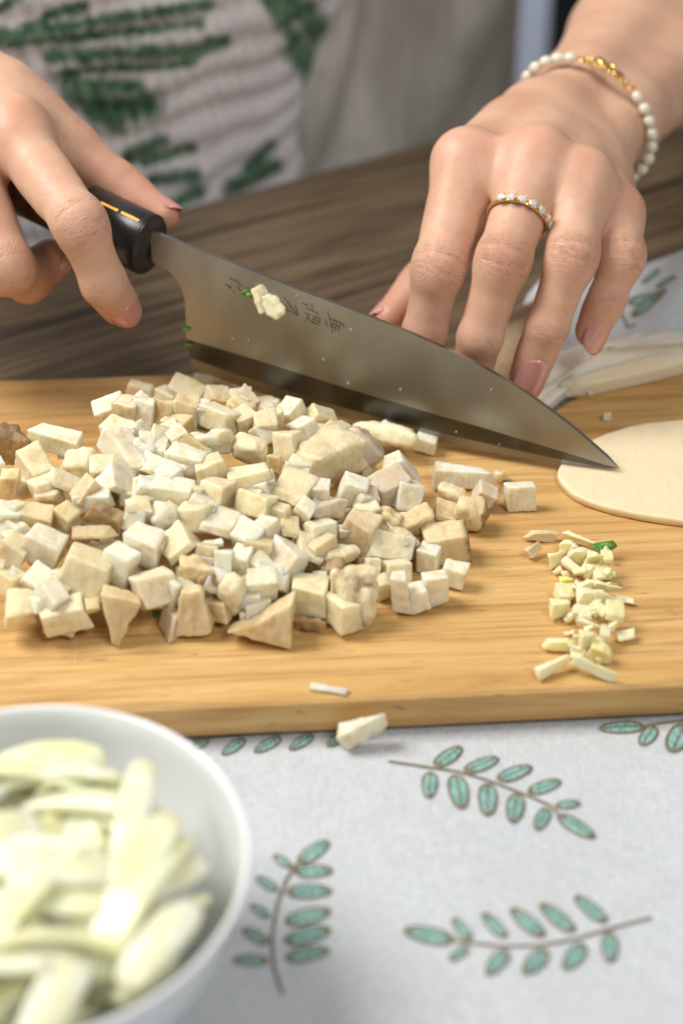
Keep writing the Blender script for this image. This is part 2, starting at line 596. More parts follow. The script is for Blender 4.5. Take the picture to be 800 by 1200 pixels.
def leaf(a, b, fat=0.42):
    A, B = cloth_pt(*a), cloth_pt(*b)
    A, B = A[:2], B[:2]
    L = np.linalg.norm(B - A); d = (B - A) / L; nn = np.array([-d[1], d[0]])
    def outline(sc, k=16):
        pts = []
        for i in range(k):
            ph = 2 * math.pi * i / k
            u = 0.5 - 0.5 * math.cos(ph)
            w = math.sin(ph)
            wid = L * fat * 0.5 * (abs(w) ** 0.9) * (1 - 0.25 * (u - 0.5)) * math.copysign(1, w)
            c = A + d * L * (0.5 + (u - 0.5) * sc)
            pts.append(c + nn * wid * (sc if sc == 1 else sc - 0.06))
        return pts
    out, inn = outline(1.0), outline(0.80)
    def lift(p, dz): return (p[0], p[1], cloth_h(p[0], p[1]) + dz)
    # fill
    c = (A + B) / 2
    vv = [lift(c, 0.0008)] + [lift(p, 0.0005) for p in inn]
    ff = [(0, 1 + i, 1 + (i + 1) % 16) for i in range(16)]
    lf = link_mesh('leaf', vv, ff, M['teal'], cloth_root)
    # corded outline and midrib
    vv, ff = [], []
    for i in range(16):
        mid = (out[i] + inn[i]) / 2
        vv += [lift(out[i], 0.0003), lift(mid, 0.0010), lift(inn[i], 0.0003)]
    for i in range(16):
        j = (i + 1) % 16
        for k in (0, 1):
            ff.append((3 * i + k, 3 * j + k, 3 * j + k + 1, 3 * i + k + 1))
    k0 = len(vv)
    for s in (0.05, 0.35, 0.65, 0.88):
        p = A + d * L * s
        vv += [lift(p + nn * L * 0.022, 0.0008), lift(p - nn * L * 0.022, 0.0008)]
    for q in range(3):
        ff.append((k0 + 2 * q, k0 + 2 * q + 1, k0 + 2 * q + 3, k0 + 2 * q + 2))
    link_mesh('outline', vv, ff, M['brown'], lf)


def stem(pts, w=0.0005):
    P = [cloth_pt(*p)[:2] for p in pts]
    Q = []
    for i in range(len(P) - 1):
        for s in np.linspace(0, 1, 6, endpoint=False): Q.append(P[i] * (1 - s) + P[i + 1] * s)
    Q.append(P[-1])
    vv, ff = [], []
    for i, p in enumerate(Q):
        d = nrm(Q[min(i + 1, len(Q) - 1)] - Q[max(i - 1, 0)]); nn = np.array([-d[1], d[0]])
        for s, dz in ((w, 0.0004), (0, 0.0010), (-w, 0.0004)):
            q = p + nn * s
            vv.append((q[0], q[1], cloth_h(q[0], q[1]) + dz))
    for i in range(len(Q) - 1):
        for k in (0, 1): ff.append((3 * i + k, 3 * i + k + 1, 3 * i + k + 4, 3 * i + k + 3))
    link_mesh('stem', vv, ff, M['brown'], cloth_root)


SPRIGS = [
    ([(455, 893), (500, 900), (535, 905), (570, 915), (610, 930), (645, 945), (655, 957)],
     [((510, 899), (540, 875)), ((544, 905), (584, 888)), ((582, 915), (623, 898)), ((618, 930), (657, 915)), ((650, 946), (680, 942)),
      ((653, 956), (697, 983)), ((504, 905), (502, 937)), ((533, 908), (541, 950)), ((571, 918), (571, 958)), ((606, 930), (600, 966)), ((641, 947), (628, 974))]),
    ([(762, 1076), (710, 1090), (670, 1102), (630, 1109), (590, 1110), (550, 1106), (530, 1102)],
     [((532, 1103), (472, 1090)), ((551, 1102), (530, 1076)), ((592, 1100), (565, 1070)), ((637, 1099), (598, 1065)), ((673, 1093), (632, 1059)),
      ((710, 1082), (673, 1050)), ((548, 1110), (526, 1127)), ((594, 1114), (570, 1144)), ((640, 1113), (613, 1143)), ((684, 1106), (660, 1138)), ((714, 1092), (714, 1130))]),
    ([(331, 1166), (321, 1135), (318, 1100), (325, 1060), (335, 1032), (349, 1012)],
     [((349, 1012), (386, 986)), ((345, 1023), (391, 1021)), ((335, 1046), (390, 1045)), ((333, 1082), (388, 1067)), ((333, 1105), (388, 1089)), ((334, 1124), (387, 1114)),
      ((342, 1018), (320, 1003)), ((325, 1045), (300, 1028)), ((316, 1076), (293, 1061)), ((314, 1107), (284, 1089)), ((315, 1127), (272, 1126))]),
    ([(755, 851), (775, 848), (800, 845), (830, 842)],
     [((755, 852), (700, 855)), ((766, 851), (751, 875)), ((802, 848), (786, 883)), ((835, 844), (826, 880))]),
    ([(225, 868), (300, 860), (330, 858)],
     [((287, 866), (260, 886)), ((329, 864), (298, 883)), ((367, 861), (339, 880)), ((407, 858), (383, 876)), ((245, 868), (222, 880))]),
    ([(700, 352), (718, 345), (735, 385), (742, 400)],
     [((740, 322), (748, 302)), ((752, 333), (772, 316)), ((768, 338), (792, 324)), ((735, 352), (775, 350)), ((740, 372), (776, 372)), ((722, 366), (700, 388))]),
]
for st_, lv in SPRIGS:
    stem(st_)
    for a, b in lv: leaf(a, b)

# ------------------------------------------------------------------ knife frame (blade plane)
K_TIP = Zp(725, 548, BT + 0.0068)
K_HEEL = Zp(225, 430, 0.037)
ke = nrm(K_HEEL - K_TIP)
_h = nrm([ke[0], ke[1], 0]); _nh = np.array([_h[1], -_h[0], 0])
if _nh[1] > 0: _nh = -_nh
_tilt = rad(5)
_upv = np.array([0, 0, 1]) * math.cos(_tilt) - _nh * math.sin(_tilt)
KN = nrm(np.cross(ke, _upv))
if KN[1] > 0: KN = -KN


def kp(px, py, off=0.0):
    r = ray(px, py)
    t = ((K_TIP - CP) @ KN) / (r @ KN)
    return CP + r * t + KN * off


# ------------------------------------------------------------------ the woman: implicit surface
def surface_nets(V, gx, gy, gz):
    nx, ny, nz = V.shape
    S = V < 0
    def red(A, f):
        A = f(A[:-1], A[1:]); A = f(A[:, :-1], A[:, 1:]); return f(A[:, :, :-1], A[:, :, 1:])
    act = red(S, np.logical_or) & ~red(S, np.logical_and)
    ci = np.argwhere(act)
    n = len(ci)
    idx = np.full(act.shape, -1, np.int32)
    idx[act] = np.arange(n)
    acc = np.zeros((n, 3)); cnt = np.zeros(n)
    G = (gx, gy, gz)
    corners = [(a, b, c) for a in (0, 1) for b in (0, 1) for c in (0, 1)]
    val = {c: V[ci[:, 0] + c[0], ci[:, 1] + c[1], ci[:, 2] + c[2]] for c in corners}
    for c in corners:
        for ax in range(3):
            if c[ax]: continue
            e = list(c); e[ax] = 1; e = tuple(e)
            a, b = val[c], val[e]
            m = (a < 0) != (b < 0)
            t = a[m] / (a[m] - b[m])
            P = np.empty((m.sum(), 3))
            for k in range(3):
                lo = G[k][ci[m, k] + c[k]]
                if k == ax:
                    hi = G[k][ci[m, k] + 1]
                    P[:, k] = lo + (hi - lo) * t
                else: P[:, k] = lo
            acc[m] += P; cnt[m] += 1
    verts = acc / cnt[:, None]
    quads = []
    for ax in range(3):
        sl0 = [slice(None)] * 3; sl1 = [slice(None)] * 3
        sl0[ax] = slice(0, -1); sl1[ax] = slice(1, None)
        a, b = S[tuple(sl0)], S[tuple(sl1)]
        ch = a != b
        o1, o2 = [k for k in range(3) if k != ax]
        e = np.argwhere(ch)
        ok = (e[:, o1] > 0) & (e[:, o2] > 0) & (e[:, o1] < V.shape[o1] - 1) & (e[:, o2] < V.shape[o2] - 1)
        e = e[ok]
        ins = a[e[:, 0], e[:, 1], e[:, 2]]
        def cell(d1, d2):
            q = e.copy(); q[:, o1] -= d1; q[:, o2] -= d2
            return idx[q[:, 0], q[:, 1], q[:, 2]]
        q = np.stack([cell(1, 1), cell(0, 1), cell(0, 0), cell(1, 0)], 1)
        flip = ins if ax != 1 else ~ins
        q[~flip] = q[~flip][:, ::-1]
        quads.append(q)
    return verts, np.concatenate(quads)


class Field:
    def __init__(self, gx, gy, gz):
        self.g = [np.asarray(g, np.float32) for g in (gx, gy, gz)]
        self.shape = tuple(len(g) for g in self.g)

    def new(self):
        return np.full(self.shape, 1.0, np.float32)

    def cone(self, A, a, b, ra, rb, k=0.004, flat=None, fk=1.0):
        a = np.asarray(a, float); b = np.asarray(b, float)
        mg = max(ra, rb) * (1 / min(fk, 1.0)) + 0.018
        lo = np.minimum(a, b) - mg; hi = np.maximum(a, b) + mg
        s = []
        for i in range(3):
            i0 = np.searchsorted(self.g[i], lo[i]); i1 = np.searchsorted(self.g[i], hi[i])
            if i1 <= i0: return
            s.append(slice(i0, i1))
        X = (self.g[0][s[0]] - a[0])[:, None, None]; Y = (self.g[1][s[1]] - a[1])[None, :, None]; Z = (self.g[2][s[2]] - a[2])[None, None, :]
        d = b - a; L2 = float(d @ d) + 1e-12
        t = np.clip((X * d[0] + Y * d[1] + Z * d[2]) / L2, 0, 1).astype(np.float32)
        ex, ey, ez = X - t * d[0], Y - t * d[1], Z - t * d[2]
        D2 = ex * ex + ey * ey + ez * ez
        if flat is not None:
            fn = np.asarray(flat, float)
            pr = ex * fn[0] + ey * fn[1] + ez * fn[2]
            D2 = D2 + pr * pr * (1 / fk ** 2 - 1)
        D = np.sqrt(D2) - (ra + (rb - ra) * t)
        sub = A[tuple(s)]
        h = np.clip(0.5 + 0.5 * (sub - D) / k, 0, 1)
        A[tuple(s)] = sub * (1 - h) + D * h - k * h * (1 - h)


def smin(a, b, k):
    h = np.clip(0.5 + 0.5 * (a - b) / k, 0, 1)
    return a * (1 - h) + b * h - k * h * (1 - h)


def axis_grid(lo, f0, f1, hi, fine, coarse):
    def grow(a, b):
        out = []; x = a; s = fine
        sg = 1 if b > a else -1
        while (b - x) * sg > 0:
            s = min(s * 1.25, coarse); x += sg * s; out.append(x)
        return out
    return np.array(grow(f0, lo)[::-1] + list(np.arange(f0, f1, fine)) + [f1] + grow(f1, hi))


person = empty('person', (-0.17, 1.0, -0.74))
tag(person, 'woman in a green leaf print dress holding a knife and pressing a mushroom', 'person')


def add_nail(frame, half_w, length, back, mat, tipgold=False):
    """frame: tip point, axis (towards the tip), dorsal, radius"""
    tip, ax, dor, r = frame
    ax = nrm(ax); dor = nrm(dor - ax * (dor @ ax)); side = np.cross(ax, dor)
    NU, NV = 12, 14
    top, faces = [], []
    for j in range(NV + 1):
        v = j / NV
        prof = max(0.06, (1 - abs(2 * v - 1) ** 2.2)) ** 0.5
        for i in range(NU + 1):
            u = (i / NU * 2 - 1)
            ang = u * prof * half_w
            rr = r * (1.035 - 0.10 * max(0, v - 0.55) ** 1.3 + 0.02 * math.sin(math.pi * v))
            s = -back + length * v - 0.0006 * (u * u) * (1 if v > 0.5 else -1)
            p = tip + ax * s + (dor * math.cos(ang) + side * math.sin(ang)) * rr - dor * r * 0.0
            top.append(p)
    n = NU + 1
    for j in range(NV):
        for i in range(NU):
            faces.append((j * n + i, j * n + i + 1, (j + 1) * n + i + 1, (j + 1) * n + i))
    o = link_mesh('fingernail', top, faces, mat, None)
    md = o.modifiers.new('t', 'SOLIDIFY'); md.thickness = 0.0006; md.offset = 0.0
    o.parent = person; o.matrix_parent_inverse = Matrix.Translation(-Vector(person.location))
    if tipgold:
        vv, ff = [], []
        for j in range(3):
            v = 0.80 + 0.075 * j
            for i in range(9):
                u = -0.75 + 1.5 * i / 8
                ang = u * half_w * 0.62
                rr = r * 1.06 + 0.0004 * vnoise(i, j, 1.3)
                s = -back + length * (v - 0.10 * abs(u) + 0.03 * vnoise(i * 1.7, j * 2.1, 1.0))
                vv.append(tip + ax * s + (dor * math.cos(ang) + side * math.sin(ang)) * rr)
        for j in range(2):
            for i in range(8): ff.append((j * 9 + i, j * 9 + i + 1, (j + 1) * 9 + i + 1, (j + 1) * 9 + i))
        g = link_mesh('gold_tip', vv, ff, M['goldfoil'], o)
        md = g.modifiers.new('t', 'SOLIDIFY'); md.thickness = 0.0004
    return o


class Finger:
    def __init__(self, pts, radii, dorsal=None):
        self.P = [np.asarray(p) for p in pts]; self.r = radii
        a = nrm(self.P[1] - self.P[0]); b = nrm(self.P[2] - self.P[1]); c = nrm(self.P[3] - self.P[2])
        self.ax = [a, b, c]
        if dorsal is None:
            dorsal = self.P[1] - (self.P[0] + self.P[2]) / 2
        self.dor = [nrm(dorsal - x * (dorsal @ x)) for x in (a, b, c)]


def build_hand(field, fingers, thumb, palm_fn):
    F = None
    for fg in fingers:
        A = field.new()
        P, r = fg.P, fg.r
        field.cone(A, P[0], P[1], r[0], r[1] * 0.97, 0.003, fg.dor[0], 0.94)
        field.cone(A, P[1], P[2], r[1] * 0.97, r[2], 0.004, fg.dor[1], 0.94)
        field.cone(A, P[2], P[3], r[2], r[3], 0.004, fg.dor[2], 0.90)
        # knuckle pad and finger-pulp
        field.cone(A, P[1] + fg.dor[0] * r[1] * 0.05 - fg.ax[0] * 0.002, P[1] + fg.dor[1] * r[1] * 0.06 + fg.ax[1] * 0.003, r[1] * 0.97, r[1] * 0.95, 0.005)
        mid = (P[2] + P[3]) / 2
        field.cone(A, mid - fg.dor[2] * r[2] * 0.22, P[3] - fg.dor[2] * r[3] * 0.15, r[2] * 0.84, r[3] * 0.92, 0.005)
        m1 = P[0] * 0.55 + P[1] * 0.45
        field.cone(A, m1 - fg.dor[0] * r[1] * 0.2, m1 - fg.dor[0] * r[1] * 0.2 + fg.ax[0] * 0.012, r[1] * 0.92, r[1] * 0.88, 0.005)
        F = A if F is None else smin(F, A, 0.0014)
    A = field.new()
    P, r = thumb.P, thumb.r
    field.cone(A, P[0], P[1], r[0], r[1], 0.006)
    field.cone(A, P[1], P[2], r[1], r[2], 0.005, thumb.dor[1], 0.92)
    field.cone(A, P[2], P[3], r[2], r[3], 0.005, thumb.dor[2], 0.82)
    field.cone(A, (P[2] + P[3]) / 2 - thumb.dor[2] * 0.002, P[3] - thumb.dor[2] * 0.001, r[2] * 0.88, r[3] * 0.92, 0.005)
    Pm = field.new()
    palm_fn(field, Pm)
    T = smin(Pm, A, 0.010)
    return smin(T, F, 0.0065)


def finish_arm(V, field, fingers, thumb, extra_red, thumb_fold=True):
    v, q = surface_nets(V, *field.g)
    # light laplacian smoothing
    e = np.concatenate([q[:, [0, 1]], q[:, [1, 2]], q[:, [2, 3]], q[:, [3, 0]]])
    for lam in (0.5, 0.5):
        acc = np.zeros_like(v); cnt = np.zeros(len(v))
        np.add.at(acc, e[:, 0], v[e[:, 1]]); np.add.at(cnt, e[:, 0], 1)
        np.add.at(acc, e[:, 1], v[e[:, 0]]); np.add.at(cnt, e[:, 1], 1)
        cnt[cnt == 0] = 1
        v = v + lam * (acc / cnt[:, None] - v)
    fold = np.zeros((len(v), 3)); red = np.zeros(len(v)); best = np.full(len(v), 9.0)
    for fi, fg in enumerate(list(fingers) + [thumb]):
        cum = 0.0
        for si in range(3):
            a, b = fg.P[si], fg.P[si + 1]
            L = np.linalg.norm(b - a)
            rel = v - a
            t = np.clip(rel @ fg.ax[si] / L, -0.15 if si == 0 else 0, 1)
            d = np.linalg.norm(rel - np.outer(t * L, fg.ax[si]), axis=1) - (fg.r[si] * (1 - t) + fg.r[si + 1] * t)
            m = d < best
            best[m] = d[m]
            near = np.exp(-np.clip(d, 0, 1) / 0.004)
            off = rel - np.outer(t * L, fg.ax[si])
            dd = off @ fg.dor[si] / max(fg.r[si], 1e-4)
            dw = np.clip((dd + 0.1) / 0.7, 0, 1)
            s = (cum + t * L) * 1000
            side = np.cross(fg.ax[si], fg.dor[si])
            lat = off @ side * 1000
            mk = 0.07 * np.ones(len(v))
            for joint, amp, sig in ((1, 1.0, 0.0055), (2, 0.6, 0.0035)):
                dj = (v - fg.P[joint]) @ fg.ax[si]
                mk = np.maximum(mk, amp * np.exp(-(dj / sig) ** 2))
            if si == 0: mk *= np.clip(t * 2.5, 0, 1)
            fold[m, 0] = s[m]; fold[m, 1] = lat[m]; fold[m, 2] = (mk * dw * near)[m]
            cum += L
        for j in (1, 2):
            rel = v - fg.P[j]
            am = nrm(fg.ax[j - 1] + fg.ax[j])
            m = (np.linalg.norm(rel, axis=1) < 1.5 * fg.r[j]) & (np.abs(best) < 0.004)
            fold[m, 0] = sum(np.linalg.norm(fg.P[i + 1] - fg.P[i]) for i in range(j)) * 1000 + rel[m] @ am * 1000 + 37 * fi
        for j, amp, sg in ((1, 0.42, 0.010), (2, 0.22, 0.008), (3, 0.65, 0.011)):
            dj = np.linalg.norm(v - (fg.P[j] + (fg.dor[min(j, 2)] * fg.r[j] if j < 3 else 0)), axis=1)
            red = np.maximum(red, amp * np.exp(-(dj / sg) ** 2))
        dj = np.linalg.norm(v - (fg.P[0] + fg.dor[0] * fg.r[0]), axis=1)
        if fi < 4: red = np.maximum(red, 0.42 * np.exp(-(dj / 0.013) ** 2))
    for p, amp, sg in extra_red:
        red = np.maximum(red, amp * np.exp(-(np.linalg.norm(v - p, axis=1) / sg) ** 2))
    return v, q, fold, red


# ---- left hand (right of the picture): pressing the mushroom
LH = dict(
    index=Finger([Dp(546, 190, .716), Dp(514, 312, .701), Dp(497, 390, .714), Dp(489, 432, .729)], [.0122, .0097, .0084, .0070]),
    middle=Finger([Dp(630, 186, .708), Dp(589, 305, .692), Dp(562, 396, .704), Dp(549, 446, .722)], [.0120, .0099, .0085, .0072]),
    ring=Finger([Dp(682, 212, .707), Dp(670, 300, .694), Dp(640, 385, .701), Dp(619, 440, .712)], [.0112, .0094, .0081, .0068]),
    pinky=Finger([Dp(720, 248, .716), Dp(728, 300, .706), Dp(711, 350, .709), Dp(694, 388, .715)], [.0097, .0084, .0073, .0060]),
)
L_thumb = Finger([Dp(640, 215, .762), Dp(545, 275, .758), Dp(492, 335, .750), Dp(458, 372, .742)], [.0150, .0112, .0100, .0080], dorsal=RT * -0.6 + UP * 0.8)
L_wrist = Dp(665, 166, .772)
L_elbow = Dp(872, -72, .99)
L_should = np.array([0.03, 1.09, 0.36])
lax = nrm(L_elbow - L_wrist)
_wide = RT * 137 - UP * 110
l_wide = nrm(_wide - lax * (_wide @ lax))
l_dor = np.cross(lax, l_wide)
if l_dor @ FW > 0 and l_dor[2] < 0: l_dor = -l_dor
if l_dor[2] < 0: l_dor = -l_dor


def palm_L(f, A):
    k = 0.009
    for i, (fg, off) in enumerate(zip(LH.values(), (-0.017, -0.006, 0.006, 0.016))):
        w = L_wrist + l_wide * off - lax * 0.006
        f.cone(A, fg.P[0] - fg.dor[0] * 0.001, w, fg.r[0] * 0.98, 0.0165, k)
        f.cone(A, fg.P[0] * 0.8 + w * 0.2 - fg.dor[0] * 0.010 , w * 0.7 + fg.P[0] * 0.3 - l_dor * 0.004, 0.0105, 0.014, k)
        f.cone(A, fg.P[0] + fg.dor[0] * 0.0006, fg.P[0] + fg.dor[0] * 0.0006 + FW * 0.012, fg.r[0] * 0.92, fg.r[0] * 0.85, 0.006)
    fl_ = list(LH.values())
    for a, b in zip(fl_[:-1], fl_[1:]):
        for t0, rr0 in ((0.02, 0.0105), (0.20, 0.0080)):
            pa = a.P[0] * (1 - t0) + a.P[1] * t0; pb = b.P[0] * (1 - t0) + b.P[1] * t0
            f.cone(A, pa - a.dor[0] * 0.0012, pb - b.dor[0] * 0.0012, rr0, rr0, 0.005)
    f.cone(A, L_thumb.P[0], L_wrist - l_wide * 0.012, 0.016, 0.016, 0.012)
    wr = [(L_wrist, 0.0092, 0.0182), (L_wrist + lax * 0.045, 0.0100, 0.0192), (L_wrist + lax * 0.11, 0.012, 0.026), (L_wrist + lax * 0.19, 0.012, 0.034), (L_elbow, 0.008, 0.036)]
    for (p, o1, r1), (p2, o2, r2) in zip(wr[:-1], wr[1:]):
        for s in (-1, 1):
            f.cone(A, p + l_wide * o1 * s, p2 + l_wide * o2 * s, r1, r2, 0.008)
    # ulna head
    us = L_wrist + lax * 0.012 + l_wide * 0.013 + l_dor * 0.011
    f.cone(A, us, us + lax * 0.008, 0.0095, 0.009, 0.007)
    f.cone(A, L_elbow, L_should, 0.040, 0.050, 0.02)


fL = Field(axis_grid(-0.10, 0.006, 0.135, 0.36, .00085, .006), axis_grid(0.56, 0.585, 0.80, 1.22, .00085, .006), axis_grid(-0.02, 0.004, 0.135, 0.46, .00085, .006))
VL = build_hand(fL, list(LH.values()), L_thumb, palm_L)
vL, qL, foldL, redL = finish_arm(VL, fL, list(LH.values()), L_thumb, [(L_thumb.P[3], 0.8, 0.02), (L_thumb.P[2], 0.5, 0.015)])
del VL

# ---- right hand (left of the picture): gripping the handle
H_C0 = kp(177, 288)                       # centre of the ferrule's front face
H_C1 = kp(45, 245)
h_ax = nrm(nrm(H_C1 - H_C0) - KN * 0.26)
H_C1 = H_C0 + h_ax * np.linalg.norm(H_C1 - H_C0)
hd = proj(H_C0)[2]; hd1 = proj(H_C1)[2]
RH = dict(
    index=Finger([Dp(18, 160, hd1 - .022), Dp(94, 262, hd - .028), Dp(122, 332, hd - .015), Dp(141, 358, hd + .003)], [.0122, .0096, .0086, .0072]),
    middle=Finger([Dp(-42, 190, hd1 - .020), Dp(6, 312, hd1 - .024), Dp(34, 328, hd1 + .002), Dp(60, 306, hd1 + .014)], [.0122, .0104, .0092, .0080]),
    ring=Finger([Dp(-92, 215, hd1 - .014), Dp(-50, 325, hd1 - .020), Dp(-22, 335, hd1 + .004), Dp(4, 312, hd1 + .016)], [.0115, .0100, .0090, .0076]),
    pinky=Finger([Dp(-135, 235, hd1 - .006), Dp(-102, 320, hd1 - .012), Dp(-78, 325, hd1 + .008), Dp(-58, 305, hd1 + .018)], [.0100, .0087, .0078, .0066]),
)
R_thumb = Finger([Dp(5, 120, hd + .020), Dp(82, 172, hd + .020), Dp(143, 219, hd + .022), Dp(190, 250, hd + .018)], [.0140, .0112, .0098, .0062], dorsal=RT * 0.6 + UP * 0.75 - FW * 0.15)
R_wrist = Dp(-110, 70, hd + .055)
R_elbow = np.array([-0.36, 0.95, 0.17])
R_should = np.array([-0.33, 0.90, 0.38])
rax = nrm(R_elbow - R_wrist)
_wide = RT * 0.6 + UP * 0.7
r_wide = nrm(_wide - rax * (_wide @ rax))


def palm_R(f, A):
    k = 0.009
    for i, (fg, off) in enumerate(zip(RH.values(), (0.014, 0.005, -0.005, -0.014))):
        w = R_wrist + r_wide * off
        f.cone(A, fg.P[0], w, fg.r[0] * 0.98, 0.0165, k)
        f.cone(A, fg.P[0] + FW * 0.010, w + FW * 0.006, 0.012, 0.014, k)
        f.cone(A, fg.P[0] + fg.dor[0] * 0.0012, fg.P[0] + fg.dor[0] * 0.001 + UP * 0.006, fg.r[0] * 0.9, fg.r[0] * 0.8, 0.004)
    f.cone(A, R_thumb.P[0], R_wrist, 0.015, 0.018, 0.012)
    f.cone(A, (R_thumb.P[0] + R_thumb.P[1]) / 2, RH['index'].P[0] + FW * .006, 0.0100, 0.0105, 0.012)
    wr = [(R_wrist, 0.0092, 0.0182), (R_wrist + rax * 0.05, 0.0100, 0.020), (R_wrist + rax * 0.12, 0.012, 0.028), (R_elbow, 0.008, 0.036)]
    for (p, o1, r1), (p2, o2, r2) in zip(wr[:-1], wr[1:]):
        for s in (-1, 1):
            f.cone(A, p + r_wide * o1 * s, p2 + r_wide * o2 * s, r1, r2, 0.008)
    f.cone(A, R_elbow, R_should, 0.040, 0.050, 0.02)


_lo = np.min([p for fg in list(RH.values()) + [R_thumb] for p in fg.P], 0); _hi = np.max([p for fg in list(RH.values()) + [R_thumb] for p in fg.P], 0)
fR = Field(axis_grid(-0.45, max(_lo[0], -0.16), _hi[0] + .016, _hi[0] + .03, .00085, .006), axis_grid(_lo[1] - .03, _lo[1] - .016, _hi[1] + .016, 1.05, .00085, .006), axis_grid(_lo[2] - .03, _lo[2] - .016, _hi[2] + .018, 0.48, .00085, .006))
VR = build_hand(fR, list(RH.values()), R_thumb, palm_R)
vR, qR, foldR, redR = finish_arm(VR, fR, list(RH.values()), R_thumb, [(R_thumb.P[2] * .4 + R_thumb.P[3] * .6, 0.75, 0.018)])
del VR

# ---- torso under the dress, coarse
T_C = (TE0 + te * 0.025) + tn * 0.135
fT = Field(np.arange(-0.50, 0.22, .008), np.arange(0.78, 1.30, .008), np.arange(-0.30, 0.56, .008))
VT = fT.new()
for s in (-1, 1):
    f_ = te * 0.036 * s
    fT.cone(VT, T_C + f_ + [0, 0, -0.22], T_C + f_ + [0, 0, 0.02], 0.090, 0.080, 0.03)
    fT.cone(VT, T_C + f_ + [0, 0, 0.02], T_C + f_ * 1.2 + tn * 0.02 + [0, 0, 0.30], 0.080, 0.092, 0.03)
    fT.cone(VT, T_C + tn * 0.03 + [0, 0, 0.40], T_C + tn * 0.03 + te * 0.16 * s + [0, 0, 0.385], 0.055, 0.05, 0.03)
fT.cone(VT, T_C + tn * 0.03 + [0, 0, 0.40], T_C + tn * 0.03 + [0, 0, 0.50], 0.055, 0.048, 0.02)
vT, qT = surface_nets(VT, *fT.g)
nL, nR = len(vL), len(vR)
bv = np.concatenate([vL, vR, vT]); bq = np.concatenate([qL, qR + nL, qT + nL + nR])
body = fast_mesh('body', bv - np.array(person.location), bq, M['skin'], person)
fo = np.concatenate([foldL, foldR, np.zeros((len(vT), 3))]).astype(np.float32)
rd = np.concatenate([redL, redR, np.zeros(len(vT))]).astype(np.float32)
a = body.data.attributes.new('fold', 'FLOAT_VECTOR', 'POINT'); a.data.foreach_set('vector', fo.ravel())
a = body.data.attributes.new('red', 'FLOAT', 'POINT'); a.data.foreach_set('value', rd)

for k_, gold in (('index', False), ('middle', False), ('ring', False), ('pinky', True)):
    fg = LH[k_]
    add_nail((fg.P[3], fg.ax[2], fg.dor[2], fg.r[3] * 0.96 + 0.0004), rad(64), 0.0192 if k_ != 'pinky' else 0.0162, 0.0108 if k_ != 'pinky' else 0.0085, M['nail'], gold)
fg = L_thumb; add_nail((fg.P[3], fg.ax[2], fg.dor[2], fg.r[3] * 0.9), rad(60), 0.0145, 0.007, M['nail'])
for k_ in ('index', 'middle'):
    fg = RH[k_]
    add_nail((fg.P[3], fg.ax[2], fg.dor[2], fg.r[3] * 0.96 + 0.0004), rad(62), 0.0145, 0.0078, M['nail'])
fg = R_thumb; add_nail((fg.P[3], fg.ax[2], fg.dor[2], fg.r[3] * 0.98), rad(66), 0.0165, 0.0095, M['nail'])


# ------------------------------------------------------------------ dress
GREEN_STROKES = [  # long palm-leaf strokes of the print, in the plane of the dress front
    ([(-10, 42), (60, 34), (130, 22), (200, 12), (245, 4)], 9), ([(-10, 52), (80, 45), (160, 36), (235, 28)], 7), ([(60, 66), (150, 62), (230, 60), (265, 48)], 11),
    ([(20, 40), (60, 18), (100, 6)], 8), ([(70, 86), (130, 80), (200, 78), (230, 72)], 6), ([(80, 92), (110, 100), (160, 102)], 10),
    ([(90, 105), (130, 132), (170, 122)], 22), ([(110, 130), (140, 145)], 14), ([(150, 185), (190, 165)], 12), ([(170, 190), (225, 172)], 8),
    ([(315, -10), (330, 20), (345, 50)], 14), ([(340, 0), (362, 20), (378, 50)], 20), ([(350, 60), (372, 80)], 22), ([(360, 95), (365, 115)], 8),
    ([(180, 210), (230, 205)], 9), ([(200, 240), (235, 225)], 10), ([(270, 220), (320, 195)], 12), ([(0, 10), (30, -10)], 8), ([(285, 205), (318, 170)], 9),
]


